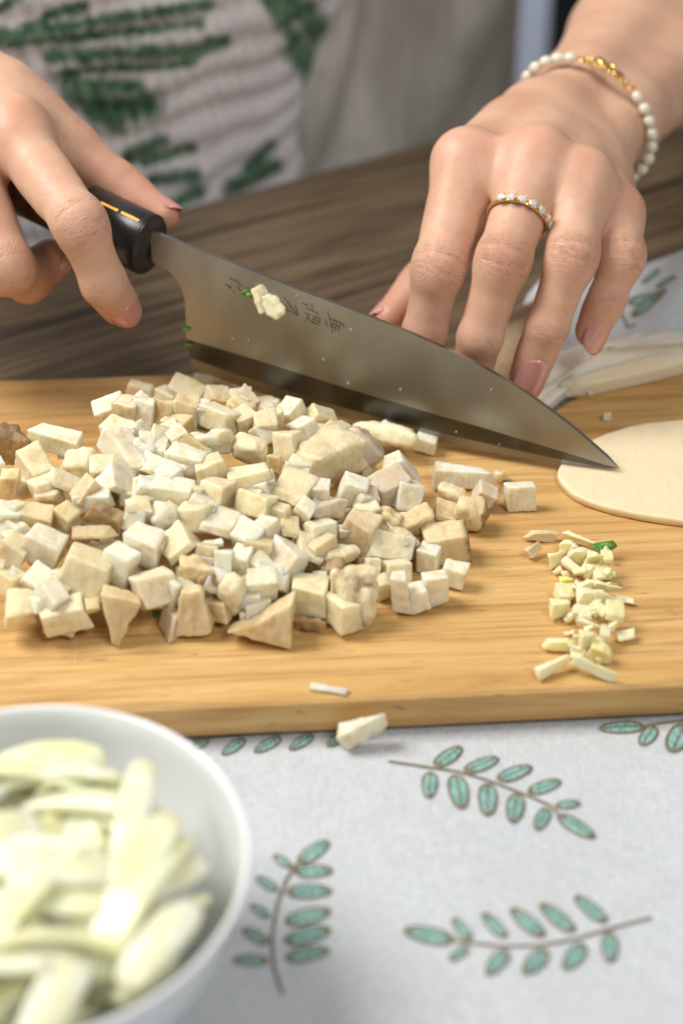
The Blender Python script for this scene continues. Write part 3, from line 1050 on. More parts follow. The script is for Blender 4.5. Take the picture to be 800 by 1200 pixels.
def build_dress():
    NT_, NZ = 700, 200
    verts = []; pr = []
    for j in range(NZ + 1):
        z = -0.24 + 0.60 * j / NZ
        for i in range(NT_):
            th = 2 * math.pi * i / NT_
            waist = 0.79 + 0.40 * sstep(-0.02, 0.12, z) + 0.20 * sstep(-0.02, -0.20, z)
            a_, b_ = 0.168 * waist, 0.118 * (0.55 + 0.45 * waist)
            ct, s_ = math.cos(th), math.sin(th)
            # narrow upright pleats broken by gathered rows
            arc = th * 0.15
            ple = math.sin(arc * 820 + z * 130 + 3.0 * mnoise.noise(Vector((arc * 22, z * 14, 1)))) * (0.6 + 0.4 * mnoise.noise(Vector((arc * 60, z * 90, 4))))
            row = math.sin(z * 330 + 2.5 * mnoise.noise(Vector((arc * 25, z * 20, 9))))
            d = 0.0030 * ple * (0.75 + 0.25 * row) + 0.0013 * row + 0.007 * mnoise.noise(Vector((arc * 14, z * 14, 2)))
            p = T_C + te * (a_ + d) * ct + tn * (b_ + d) * s_ + np.array([0, 0, z])
            p = p + tn * 0.10 * max(0, z) * 0.6
            verts.append(p)
    verts = np.array(verts)
    # print mask
    d_ = verts - CP
    dep = d_ @ FW
    X = 400 + FPX * (d_ @ RT) / dep; Y = 600 - FPX * (d_ @ UP) / dep
    front = ((verts - T_C) @ tn) < 0.05
    g = np.zeros(len(verts))
    for pts, w in GREEN_STROKES:
        for (x0, y0), (x1, y1) in zip(pts[:-1], pts[1:]):
            t = np.clip(((X - x0) * (x1 - x0) + (Y - y0) * (y1 - y0)) / ((x1 - x0) ** 2 + (y1 - y0) ** 2), 0, 1)
            dd = np.hypot(X - x0 - t * (x1 - x0), Y - y0 - t * (y1 - y0))
            g = np.maximum(g, np.clip(1.15 - dd / w * 0.75, 0, 1))
    g *= front
    faces = []
    for j in range(NZ):
        for i in range(NT_):
            k = (i + 1) % NT_
            faces.append((j * NT_ + i, j * NT_ + k, (j + 1) * NT_ + k, (j + 1) * NT_ + i))
    o = fast_mesh('dress', verts - np.array(person.location), faces, M['dress'], person)
    at = o.data.attributes.new('print', 'FLOAT', 'POINT'); at.data.foreach_set('value', g.astype(np.float32))


build_dress()

# ------------------------------------------------------------------ chair, post, cabinet behind
def soft_panel(name, w, h, t, mat, parent, folds=0.0):
    nx, nz = 60, 60
    vv, ff = [], []
    for s in (1, -1):
        for j in range(nz + 1):
            for i in range(nx + 1):
                u, v = i / nx * 2 - 1, j / nz * 2 - 1
                e = (1 - abs(u) ** 8) * (1 - abs(v) ** 8)
                f_ = folds * (math.sin((u * 1.0 - v * 0.8) * 7 + 1.5 * vnoise(u, v, 1.6)) * 0.5 + vnoise(u, v, 2.5, 3))
                vv.append((u * w / 2, -s * (t / 2 * e ** 0.5) + f_ * e * (1 if s > 0 else 0), v * h / 2))
    n = nx + 1; off = n * (nz + 1)
    for j in range(nz):
        for i in range(nx):
            a = (j * n + i, j * n + i + 1, (j + 1) * n + i + 1, (j + 1) * n + i)
            ff.append(a); ff.append(tuple(off + x for x in a[::-1]))
    o = link_mesh(name, vv, ff, mat, parent)
    return o


ch_r = Dp(606, 60, 1.22); ch_l = Dp(250, 120, 1.13)
ch_c = (ch_r + ch_l) / 2; ch_dir = ch_r - ch_l; ch_dir[2] = 0
chair = empty('chair', (ch_c[0], ch_c[1], -0.74))
chair.rotation_euler = (rad(0), 0, math.atan2(ch_dir[1], ch_dir[0]))
tag(chair, 'grey woven fabric chair behind the woman, beyond the table', 'chair')
cw = float(np.linalg.norm(ch_dir))
o = soft_panel('backrest', cw, 0.62, 0.045, M['chair'], chair, 0.035); o.location = (0, 0, 0.84)
o = from_bm('seat', box_bm(cw, 0.40, 0.06, 0.02, 3), M['chair'], chair); o.location = (0, 0.24, 0.45)
for sx in (-1, 1):
    for sy in (0.06, 0.40):
        o = from_bm('leg', box_bm(0.03, 0.03, 0.42, 0.004), M['dark'], chair); o.location = (sx * (cw / 2 - 0.03), sy, 0.21)

pp = Dp(624, 40, 1.6)
post = from_bm('door_frame', box_bm(0.024, 0.04, 2.1, 0.003), M['bluewhite'], smooth=False)
post.location = (pp[0], pp[1], -0.74 + 1.05)
tag(post, 'pale blue upright door frame post between the grey chair and the forearm', 'door frame')
pp = Dp(665, 20, 1.7)
cab = empty('cabinet', (pp[0] + 0.07, pp[1] + 0.1, -0.74))
tag(cab, 'black cabinet in the dark behind the pearl bracelet forearm', 'cabinet')
o = from_bm('carcass', box_bm(0.20, 0.3, 1.2, 0.004), M['dark'], cab, smooth=False); o.location = (0, 0, 0.6)
o = from_bm('door', box_bm(0.18, 0.016, 1.1, 0.003), M['dark'], cab, smooth=False); o.location = (0, -0.1585, 0.6)

# ------------------------------------------------------------------ knife
knife = empty('kitchen_knife', tuple(K_TIP))
tag(knife, 'steel chef knife with black ferrule held over the diced mushrooms', 'knife')


def kparent(o):
    o.parent = knife
    o.matrix_parent_inverse = Matrix.Translation(-Vector(knife.location))
    return o


def build_blade():
    SP = [(176, 268), (186, 273), (230, 291), (270, 306), (310, 322), (349, 338), (400, 357), (440, 373), (480, 389), (510, 402), (540, 416), (565, 429), (590, 443), (615, 458), (640, 476), (668, 497), (695, 520), (712, 535)]
    TIP = (726, 549)
    SH = [(220, 396), (260, 408), (300, 420), (335, 431), (367, 441), (405, 453), (445, 465), (480, 475), (520, 487), (560, 498), (600, 510), (640, 522), (680, 534), (708, 543)]
    ED = [(226, 431), (262, 446), (300, 459), (335, 470), (367, 480), (405, 491), (445, 501), (480, 510), (520, 519), (560, 527), (600, 534), (640, 541), (680, 546), (708, 548.5)]
    NK = [(219, 372), (218, 352), (215, 340), (209, 327), (200, 317), (190, 311), (180, 306)]     # heel side up to the neck
    T = 0.0011
    bm = bmesh.new()
    def ring(pts, off): return [bm.verts.new(kp(x, y, off)) for x, y in pts]
    tip = bm.verts.new(kp(*TIP))
    sides = []
    for s in (1, -1):
        sp = ring(SP, T * s); sh = ring(SH, T * 0.95 * s); nk = ring(NK, T * s)
        sides.append((sp, sh, nk))
    ed = ring(ED, 0)
    MD = [(a[0] * 0.36 + b[0] * 0.64, a[1] * 0.36 + b[1] * 0.64) for a, b in zip(SH, ED)]
    mds = [ring(MD, T * 0.62 * s) for s in (1, -1)]
    for (sp, sh, nk), md, s in zip(sides, mds, (1, -1)):
        loop = sp + [tip] + sh[::-1] + nk
        f = bm.faces.new(loop if s > 0 else loop[::-1]); f.material_index = 0
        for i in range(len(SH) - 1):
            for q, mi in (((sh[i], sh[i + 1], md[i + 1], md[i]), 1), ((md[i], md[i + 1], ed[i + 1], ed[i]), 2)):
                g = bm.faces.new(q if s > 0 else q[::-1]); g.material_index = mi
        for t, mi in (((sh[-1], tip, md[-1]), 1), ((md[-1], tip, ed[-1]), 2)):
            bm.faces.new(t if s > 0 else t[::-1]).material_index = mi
    (s1, h1, n1), (s2, h2, n2) = sides
    for i in range(len(SP) - 1): bm.faces.new((s1[i], s2[i], s2[i + 1], s1[i + 1]))
    bm.faces.new((s1[-1], s2[-1], tip))
    bk1 = [h1[0]] + n1; bk2 = [h2[0]] + n2
    for i in range(len(bk1) - 1): bm.faces.new((bk1[i], bk1[i + 1], bk2[i + 1], bk2[i]))
    bm.faces.new((ed[0], mds[0][0], h1[0], h2[0], mds[1][0]))
    bm.faces.new((n1[-1], s1[0], s2[0], n2[-1]))
    bmesh.ops.recalc_face_normals(bm, faces=bm.faces[:])
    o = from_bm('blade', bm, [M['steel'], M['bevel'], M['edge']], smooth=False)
    return kparent(o)


blade = build_blade()


def lathe_along(name, c0, ax, prof, mat, squash=0.86, nseg=40, flat_dir=None):
    """prof: list of (distance along ax, radius)"""
    ax = nrm(ax); s = nrm(flat_dir - ax * (flat_dir @ ax)); u = np.cross(ax, s)
    vv, ff = [], []
    for d, r in prof:
        for i in range(nseg):
            a = 2 * math.pi * i / nseg
            vv.append(c0 + ax * d + s * math.cos(a) * r * squash + u * math.sin(a) * r)
    for j in range(len(prof) - 1):
        for i in range(nseg):
            k = (i + 1) % nseg
            ff.append((j * nseg + i, j * nseg + k, (j + 1) * nseg + k, (j + 1) * nseg + i))
    vv.append(c0 + ax * prof[0][0]); vv.append(c0 + ax * prof[-1][0])
    for i in range(nseg):
        k = (i + 1) % nseg
        ff.append((len(vv) - 2, k, i)); ff.append((len(vv) - 1, (len(prof) - 1) * nseg + i, (len(prof) - 1) * nseg + k))
    o = link_mesh(name, vv, ff, mat)
    bm = bmesh.new(); bm.from_mesh(o.data); bmesh.ops.recalc_face_normals(bm, faces=bm.faces[:]); bm.to_mesh(o.data); bm.free()
    return o


HR = 0.0128
fer = kparent(lathe_along('ferrule', H_C0, h_ax, [(-0.0002, 0.006), (-0.0001, HR - 0.0012), (0.0003, HR - 0.0006), (0.0010, HR - 0.0001), (0.0014, HR), (0.032, HR)], M['black'], flat_dir=KN))
hnd = kparent(lathe_along('handle', H_C0 + h_ax * 0.0322, h_ax, [(0, HR - 0.0004), (0.03, HR), (0.075, HR * 1.03), (0.10, HR), (0.104, HR * 0.9), (0.1055, HR * 0.6)], M['rosewood'], flat_dir=KN))


def glint_line():  # warm highlight along the black ferrule, built as a broken gold strip
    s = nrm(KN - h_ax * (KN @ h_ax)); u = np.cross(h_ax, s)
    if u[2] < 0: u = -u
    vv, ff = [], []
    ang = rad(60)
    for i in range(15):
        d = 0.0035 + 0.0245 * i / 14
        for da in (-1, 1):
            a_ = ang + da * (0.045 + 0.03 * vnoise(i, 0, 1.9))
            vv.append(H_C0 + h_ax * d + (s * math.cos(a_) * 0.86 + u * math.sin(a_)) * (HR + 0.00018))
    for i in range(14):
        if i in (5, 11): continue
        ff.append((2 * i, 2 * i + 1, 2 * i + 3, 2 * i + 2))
    o = link_mesh('gold_glint', vv, ff, M['glint'], None, smooth=False)
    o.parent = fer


glint_line()


def engraving():
    S = [((110, 140), (150, 162)), ((130, 105), (166, 126)), ((165, 120), (200, 152)), ((150, 178), (163, 186)), ((175, 150), (198, 188)), ((128, 150), (140, 168)),
         ((418, 212), (488, 303)), ((472, 245), (492, 306)), ((492, 306), (440, 274)),
         ((510, 240), (548, 252)), ((528, 260), (600, 296)), ((560, 240), (566, 272)), ((522, 290), (552, 300)), ((548, 298), (526, 340)), ((538, 312), (572, 346)),
         ((574, 308), (606, 322)), ((606, 322), (597, 352)), ((597, 352), (565, 336)), ((565, 336), (574, 308)), ((570, 322), (602, 337)),
         ((645, 280), (672, 397)), ((634, 325), (642, 362)), ((658, 318), (728, 350)), ((668, 345), (714, 368)), ((692, 330), (684, 388)), ((708, 340), (700, 392)), ((714, 345), (734, 366)), ((655, 355), (692, 376)), ((676, 322), (672, 360))]
    vv, ff = [], []
    for (x0, y0), (x1, y1) in S:
        a = np.array([240 + x0 / 4.444, 300 + y0 / 4.444]); b = np.array([240 + x1 / 4.444, 300 + y1 / 4.444])
        d = nrm(b - a); n = np.array([-d[1], d[0]])
        k = len(vv)
        for p, w in ((a, 0.38), (a * 0.5 + b * 0.5, 0.62), (b, 0.32)):
            vv += [kp(*(p + n * w), 0.00118), kp(*(p - n * w), 0.00118)]
        ff += [(k, k + 1, k + 3, k + 2), (k + 2, k + 3, k + 5, k + 4)]
    o = link_mesh('engraved_characters', vv, ff, M['ink'], None, smooth=False)
    o.parent = blade


engraving()

# ------------------------------------------------------------------ ring and bracelet
mf = LH['middle']
rc = mf.P[0] * 0.40 + mf.P[1] * 0.60
_t = 0.60
rr_ = mf.r[0] * (1 - _t) + mf.r[1] * 0.97 * _t
ring = empty('finger_ring', tuple(rc))
tag(ring, 'thin gold ring set with a row of clear stones on the middle finger', 'ring')
r_axis = nrm(mf.ax[0] + mf.dor[0] * 0.12); r_d = nrm(mf.dor[0] - r_axis * (mf.dor[0] @ r_axis)); r_s = np.cross(r_axis, r_d)
if r_s @ RT < 0: r_s = -r_s


def ring_pt(a, r): return rc + (r_d * math.cos(a) + r_s * math.sin(a)) * r


def torus_world(name, center, e1, e2, e3, R, r1, r2, mat, n=64, m=10, squash=1.0):
    vv, ff = [], []
    for i in range(n):
        a = 2 * math.pi * i / n
        d = e1 * math.cos(a) * squash + e2 * math.sin(a)
        for j in range(m):
            b = 2 * math.pi * j / m
            vv.append(center + d * (R + r1 * math.cos(b)) + e3 * r2 * math.sin(b))
    for i in range(n):
        for j in range(m):
            ff.append((i * m + j, ((i + 1) % n) * m + j, ((i + 1) % n) * m + (j + 1) % m, i * m + (j + 1) % m))
    return link_mesh(name, vv, ff, mat)


RR = rr_ + 0.0013
o = torus_world('band', np.zeros(3), r_d, r_s, r_axis, RR, 0.0006, 0.0010, M['gold'], squash=0.97); o.parent = ring


def gem_mesh(r, h):
    vv = [(0, 0, -h * 0.7)]
    for k in range(8): vv.append((r * math.cos(k * math.pi / 4), r * math.sin(k * math.pi / 4), 0))
    for k in range(8): vv.append((r * 0.6 * math.cos((k + .5) * math.pi / 4), r * 0.6 * math.sin((k + .5) * math.pi / 4), h * 0.35))
    ff = [(0, 1 + (k + 1) % 8, 1 + k) for k in range(8)] + [(1 + k, 1 + (k + 1) % 8, 9 + k) for k in range(8)] + [(1 + (k + 1) % 8, 9 + (k + 1) % 8, 9 + k) for k in range(8)] + [tuple(9 + k for k in range(8))]
    return vv, ff


gv, gf = gem_mesh(0.00185, 0.0022)
gem_me = None
for i in range(7):
    a = rad(-38 + i * 19.5)
    c = ring_pt(a, RR + 0.0013) - rc
    d = nrm(c)
    if gem_me is None:
        o = link_mesh('gemstone', gv, gf, M['diamond'], ring, smooth=False); gem_me = o.data
    else:
        o = bpy.data.objects.new('gemstone', gem_me); COL.objects.link(o); o.parent = ring
    o.location = c; o.rotation_euler = Vector(d).to_track_quat('Z', 'Y').to_euler()
    bm = bmesh.new()
    tang = np.cross(r_axis, d)
    for su, sv_ in ((1, 1), (1, -1), (-1, 1), (-1, -1)):
        p = c + tang * 0.00195 * 0.72 * su + r_axis * 0.00195 * 0.72 * sv_
        bmesh.ops.create_icosphere(bm, subdivisions=1, radius=0.00048, matrix=Matrix.Translation(Vector(p + d * 0.0004)))
    g = from_bm('setting', bm, M['gold'], ring)

BC = L_wrist + lax * 0.022
bracelet = empty('bracelet', tuple(BC))
tag(bracelet, 'pearl bracelet with a gold bow charm round the wrist', 'bracelet')
b_e3 = nrm(lax)
b_a, b_b = 0.0325, 0.0270


def br_pt(t): return l_wide * math.cos(t) * b_a + l_dor * math.sin(t) * b_b


# even spacing along the loop
ts = np.linspace(0, 2 * math.pi, 721); bp = np.array([br_pt(t) for t in ts])
seg = np.concatenate([[0], np.cumsum(np.linalg.norm(np.diff(bp, axis=0), axis=1))])
tot = seg[-1]; NPE = 32
pm = None
bm = bmesh.new(); bmesh.ops.create_uvsphere(bm, u_segments=14, v_segments=10, radius=1)
pearl_me = bpy.data.meshes.new('pearl'); bm.to_mesh(pearl_me); bm.free()
pearl_me.materials.append(M['pearl']); pearl_me.polygons.foreach_set('use_smooth', [True] * len(pearl_me.polygons))
g0, g1 = rad(76), rad(124)       # the stretch taken by the gold charm
rnd = random.Random(5)
for i in range(NPE):
    t = np.interp(tot * i / NPE, seg, ts)
    if g0 < t < g1: continue
    o = bpy.data.objects.new('pearl', pearl_me); COL.objects.link(o); o.parent = bracelet
    o.location = br_pt(t)
    d = br_pt(t + 0.01) - br_pt(t - 0.01)
    o.rotation_euler = Vector(d).to_track_quat('Z', 'Y').to_euler()
    k = rnd.uniform(0.92, 1.08)
    o.scale = (0.0025 * k, 0.0025 * k, 0.0031)
# gold links and bow
for i in range(6):
    t = g0 + (g1 - g0) * (i + 0.5) / 6
    if 2 <= i <= 3: continue
    c = br_pt(t); d = nrm(br_pt(t + 0.01) - br_pt(t - 0.01)); nn_ = nrm(c); e = np.cross(d, nn_)
    if i % 2: nn_, e = e, nn_
    o = torus_world('gold_link', np.zeros(3), d * 1.5, nn_, e, 0.0016, 0.0006, 0.0006, M['gold'], 20, 8); o.location = c; o.parent = bracelet
t = (g0 + g1) / 2; c = br_pt(t); d = nrm(br_pt(t + 0.01) - br_pt(t - 0.01)); nn_ = nrm(c); e = np.cross(d, nn_)
bm = bmesh.new()
for du, de, ln, wd in ((0.0035, 0.0012, 0.0042, 0.0021), (-0.0035, -0.0010, 0.0042, 0.0021), (0.0010, -0.0026, 0.0030, 0.0012), (-0.0012, 0.0026, 0.0030, 0.0012), (0, 0, 0.0022, 0.0022)):
    m4 = Matrix.Translation(Vector(d * du + e * de + nn_ * 0.001)) @ Matrix(((d[0], e[0], nn_[0], 0), (d[1], e[1], nn_[1], 0), (d[2], e[2], nn_[2], 0), (0, 0, 0, 1))) @ Matrix.Rotation(0.5 * (1 if de > 0 else -1), 4, 'Z') @ Matrix.Diagonal((ln, wd, 0.0012, 1))
    bmesh.ops.create_icosphere(bm, subdivisions=2, radius=1, matrix=m4)
o = from_bm('gold_bow', bm, M['gold'], bracelet); o.location = c

# ------------------------------------------------------------------ mushroom pieces
GRID = [-1, -0.96, -0.87, -0.68, -0.45, -0.2, 0, 0.2, 0.45, 0.68, 0.87, 0.96, 1]


def _cube_topology():
    pts = {}; faces = []
    n = len(GRID)
    def vid(p):
        if p not in pts: pts[p] = len(pts)
        return pts[p]
    for ax in range(3):
        for sg in (-1, 1):
            for i in range(n - 1):
                for j in range(n - 1):
                    q = []
                    for (a, b) in ((i, j), (i + 1, j), (i + 1, j + 1), (i, j + 1)):
                        p = [0, 0, 0]; p[ax] = sg; p[(ax + 1) % 3] = GRID[a]; p[(ax + 2) % 3] = GRID[b]
                        q.append(vid(tuple(p)))
                    faces.append(tuple(q) if sg > 0 else tuple(q[::-1]))
    return np.array(list(pts.keys()), float), faces


CV, CF = _cube_topology()


def piece_verts(dim, rng, kind='cube'):
    """irregular cut block: rounded cube grid -> trilinear corners -> fibrous relief"""
    v = CV.copy()
    rd_ = {'cube': 0.12, 'slab': 0.13, 'wedge': 0.12, 'shard': 0.12, 'tri': 0.11, 'point': 0.11, 'trap': 0.11, 'round': 0.5, 'chip': 0.24, 'ruffle': 0.34, 'flake': 0.2}[kind]
    inner = np.clip(v, -(1 - rd_), 1 - rd_)
    d = v - inner
    L = np.linalg.norm(d, axis=1, keepdims=True); L[L == 0] = 1
    v = inner + d / L * rd_ * np.minimum(1, np.linalg.norm(d, axis=1, keepdims=True) / (rd_ * 0.5))
    if kind == 'round':
        s = CV / np.linalg.norm(CV, axis=1, keepdims=True)
        v = v * 0.55 + s * 0.55
    jit = {'cube': 0.20, 'slab': 0.24, 'wedge': 0.24, 'shard': 0.25, 'tri': 0.12, 'point': 0.14, 'trap': 0.1, 'round': 0.25, 'chip': 0.42, 'ruffle': 0.35, 'flake': 0.3}[kind]
    corn = {}
    for a in (-1, 1):
        for b in (-1, 1):
            for c in (-1, 1):
                p = np.array([a, b, c], float) + np.array([rng.uniform(-jit, jit) for _ in range(3)])
                if kind == 'wedge' and c > 0: p[1 if abs(1) else 0] *= 0.25; p[0] *= 0.85
                if kind == 'shard' and a > 0: p[2] *= 0.15; p[2] += 0.35 * b
                if kind == 'tri' and b > 0 and a < 0: p[0], p[1] = -0.05, 0.05
                if kind == 'tri' and b < 0 and a < 0: p[1] += 0.5
                if kind == 'point' and b < 0: p[0] = p[0] * 0.18 + 0.1
                if kind == 'trap' and b > 0: p[0] = p[0] * 0.5 + 0.12
                corn[(a, b, c)] = p
    out = np.zeros_like(v)
    for (a, b, c), p in corn.items():
        w = (1 + a * v[:, 0]) * (1 + b * v[:, 1]) * (1 + c * v[:, 2]) / 8
        out += w[:, None] * p
    if kind == 'chip': out[:, 1:] *= (1 - 0.32 * np.clip(CV[:, :1] * 0.9 + 0.25, -1, 1) ** 2)
    out *= np.array(dim) / 2
    amp = {'cube': 0.00036, 'slab': 0.00032, 'wedge': 0.00040, 'shard': 0.0007, 'tri': 0.0008, 'point': 0.0008, 'trap': 0.0008, 'round': 0.0009, 'chip': 0.0005, 'ruffle': 0.0012, 'flake': 0.0006}[kind]
    sd = rng.uniform(0, 100)
    nd = out / (np.linalg.norm(out, axis=1, keepdims=True) + 1e-9)
    for i, p in enumerate(out):
        q = Vector((p[0] * 420 + sd, p[1] * 420, p[2] * 130))
        k = mnoise.noise(q) + 0.8 * mnoise.noise(Vector((p[0] * 150 + sd, p[1] * 150 + 3, p[2] * 150)))
        if kind == 'ruffle': k += 1.2 * mnoise.noise(Vector((p[0] * 260 + sd, p[1] * 260 + 3, p[2] * 260)))
        out[i] = p + nd[i] * k * amp
    return out


CREAM, PALE, TAN, BROWN, GREYW = (0.90, 0.815, 0.56), (0.94, 0.90, 0.72), (0.85, 0.71, 0.44), (0.38, 0.25, 0.115), (0.74, 0.65, 0.50)
VIEW_ROT = Matrix(((RT[0], UP[0], -FW[0]), (RT[1], UP[1], -FW[1]), (RT[2], UP[2], -FW[2])))


def add_piece(name, center, dim, rot, kind, col, rng, mat=None, rind=None):
    v = piece_verts(dim, rng, kind)
    o = link_mesh(name, v, CF, mat or M['mush'])
    o.matrix_world = Matrix.Translation(Vector(center)) @ rot.to_4x4()
    j = rng.uniform(0.92, 1.06)
    o.color = (min(1, col[0] * j), min(1, col[1] * j), min(1, col[2] * j * rng.uniform(0.95, 1.05)), 0.42 if col is TAN or col is BROWN else 0.03 if col is PALE else 0.13)
    at = o.data.attributes.new('rind', 'FLOAT', 'POINT')
    if rind:
        ax, sg, am = rind
        r_ = np.clip((CV[:, ax] * sg - 0.75) / 0.2, 0, 1) * am
        at.data.foreach_set('value', r_.astype(np.float32))
    return o


def low_z(o):
    mw = o.matrix_world
    return min((mw @ v.co).z for v in o.data.vertices)


HC = (-0.078, 0.548); HRX, HRY, HHT = 0.128, 0.085, 0.036


def heap(x, y):
    r2 = ((x - HC[0]) / HRX) ** 2 + ((y - HC[1]) / HRY) ** 2
    return HHT * max(0.0, 1 - r2) ** 0.75


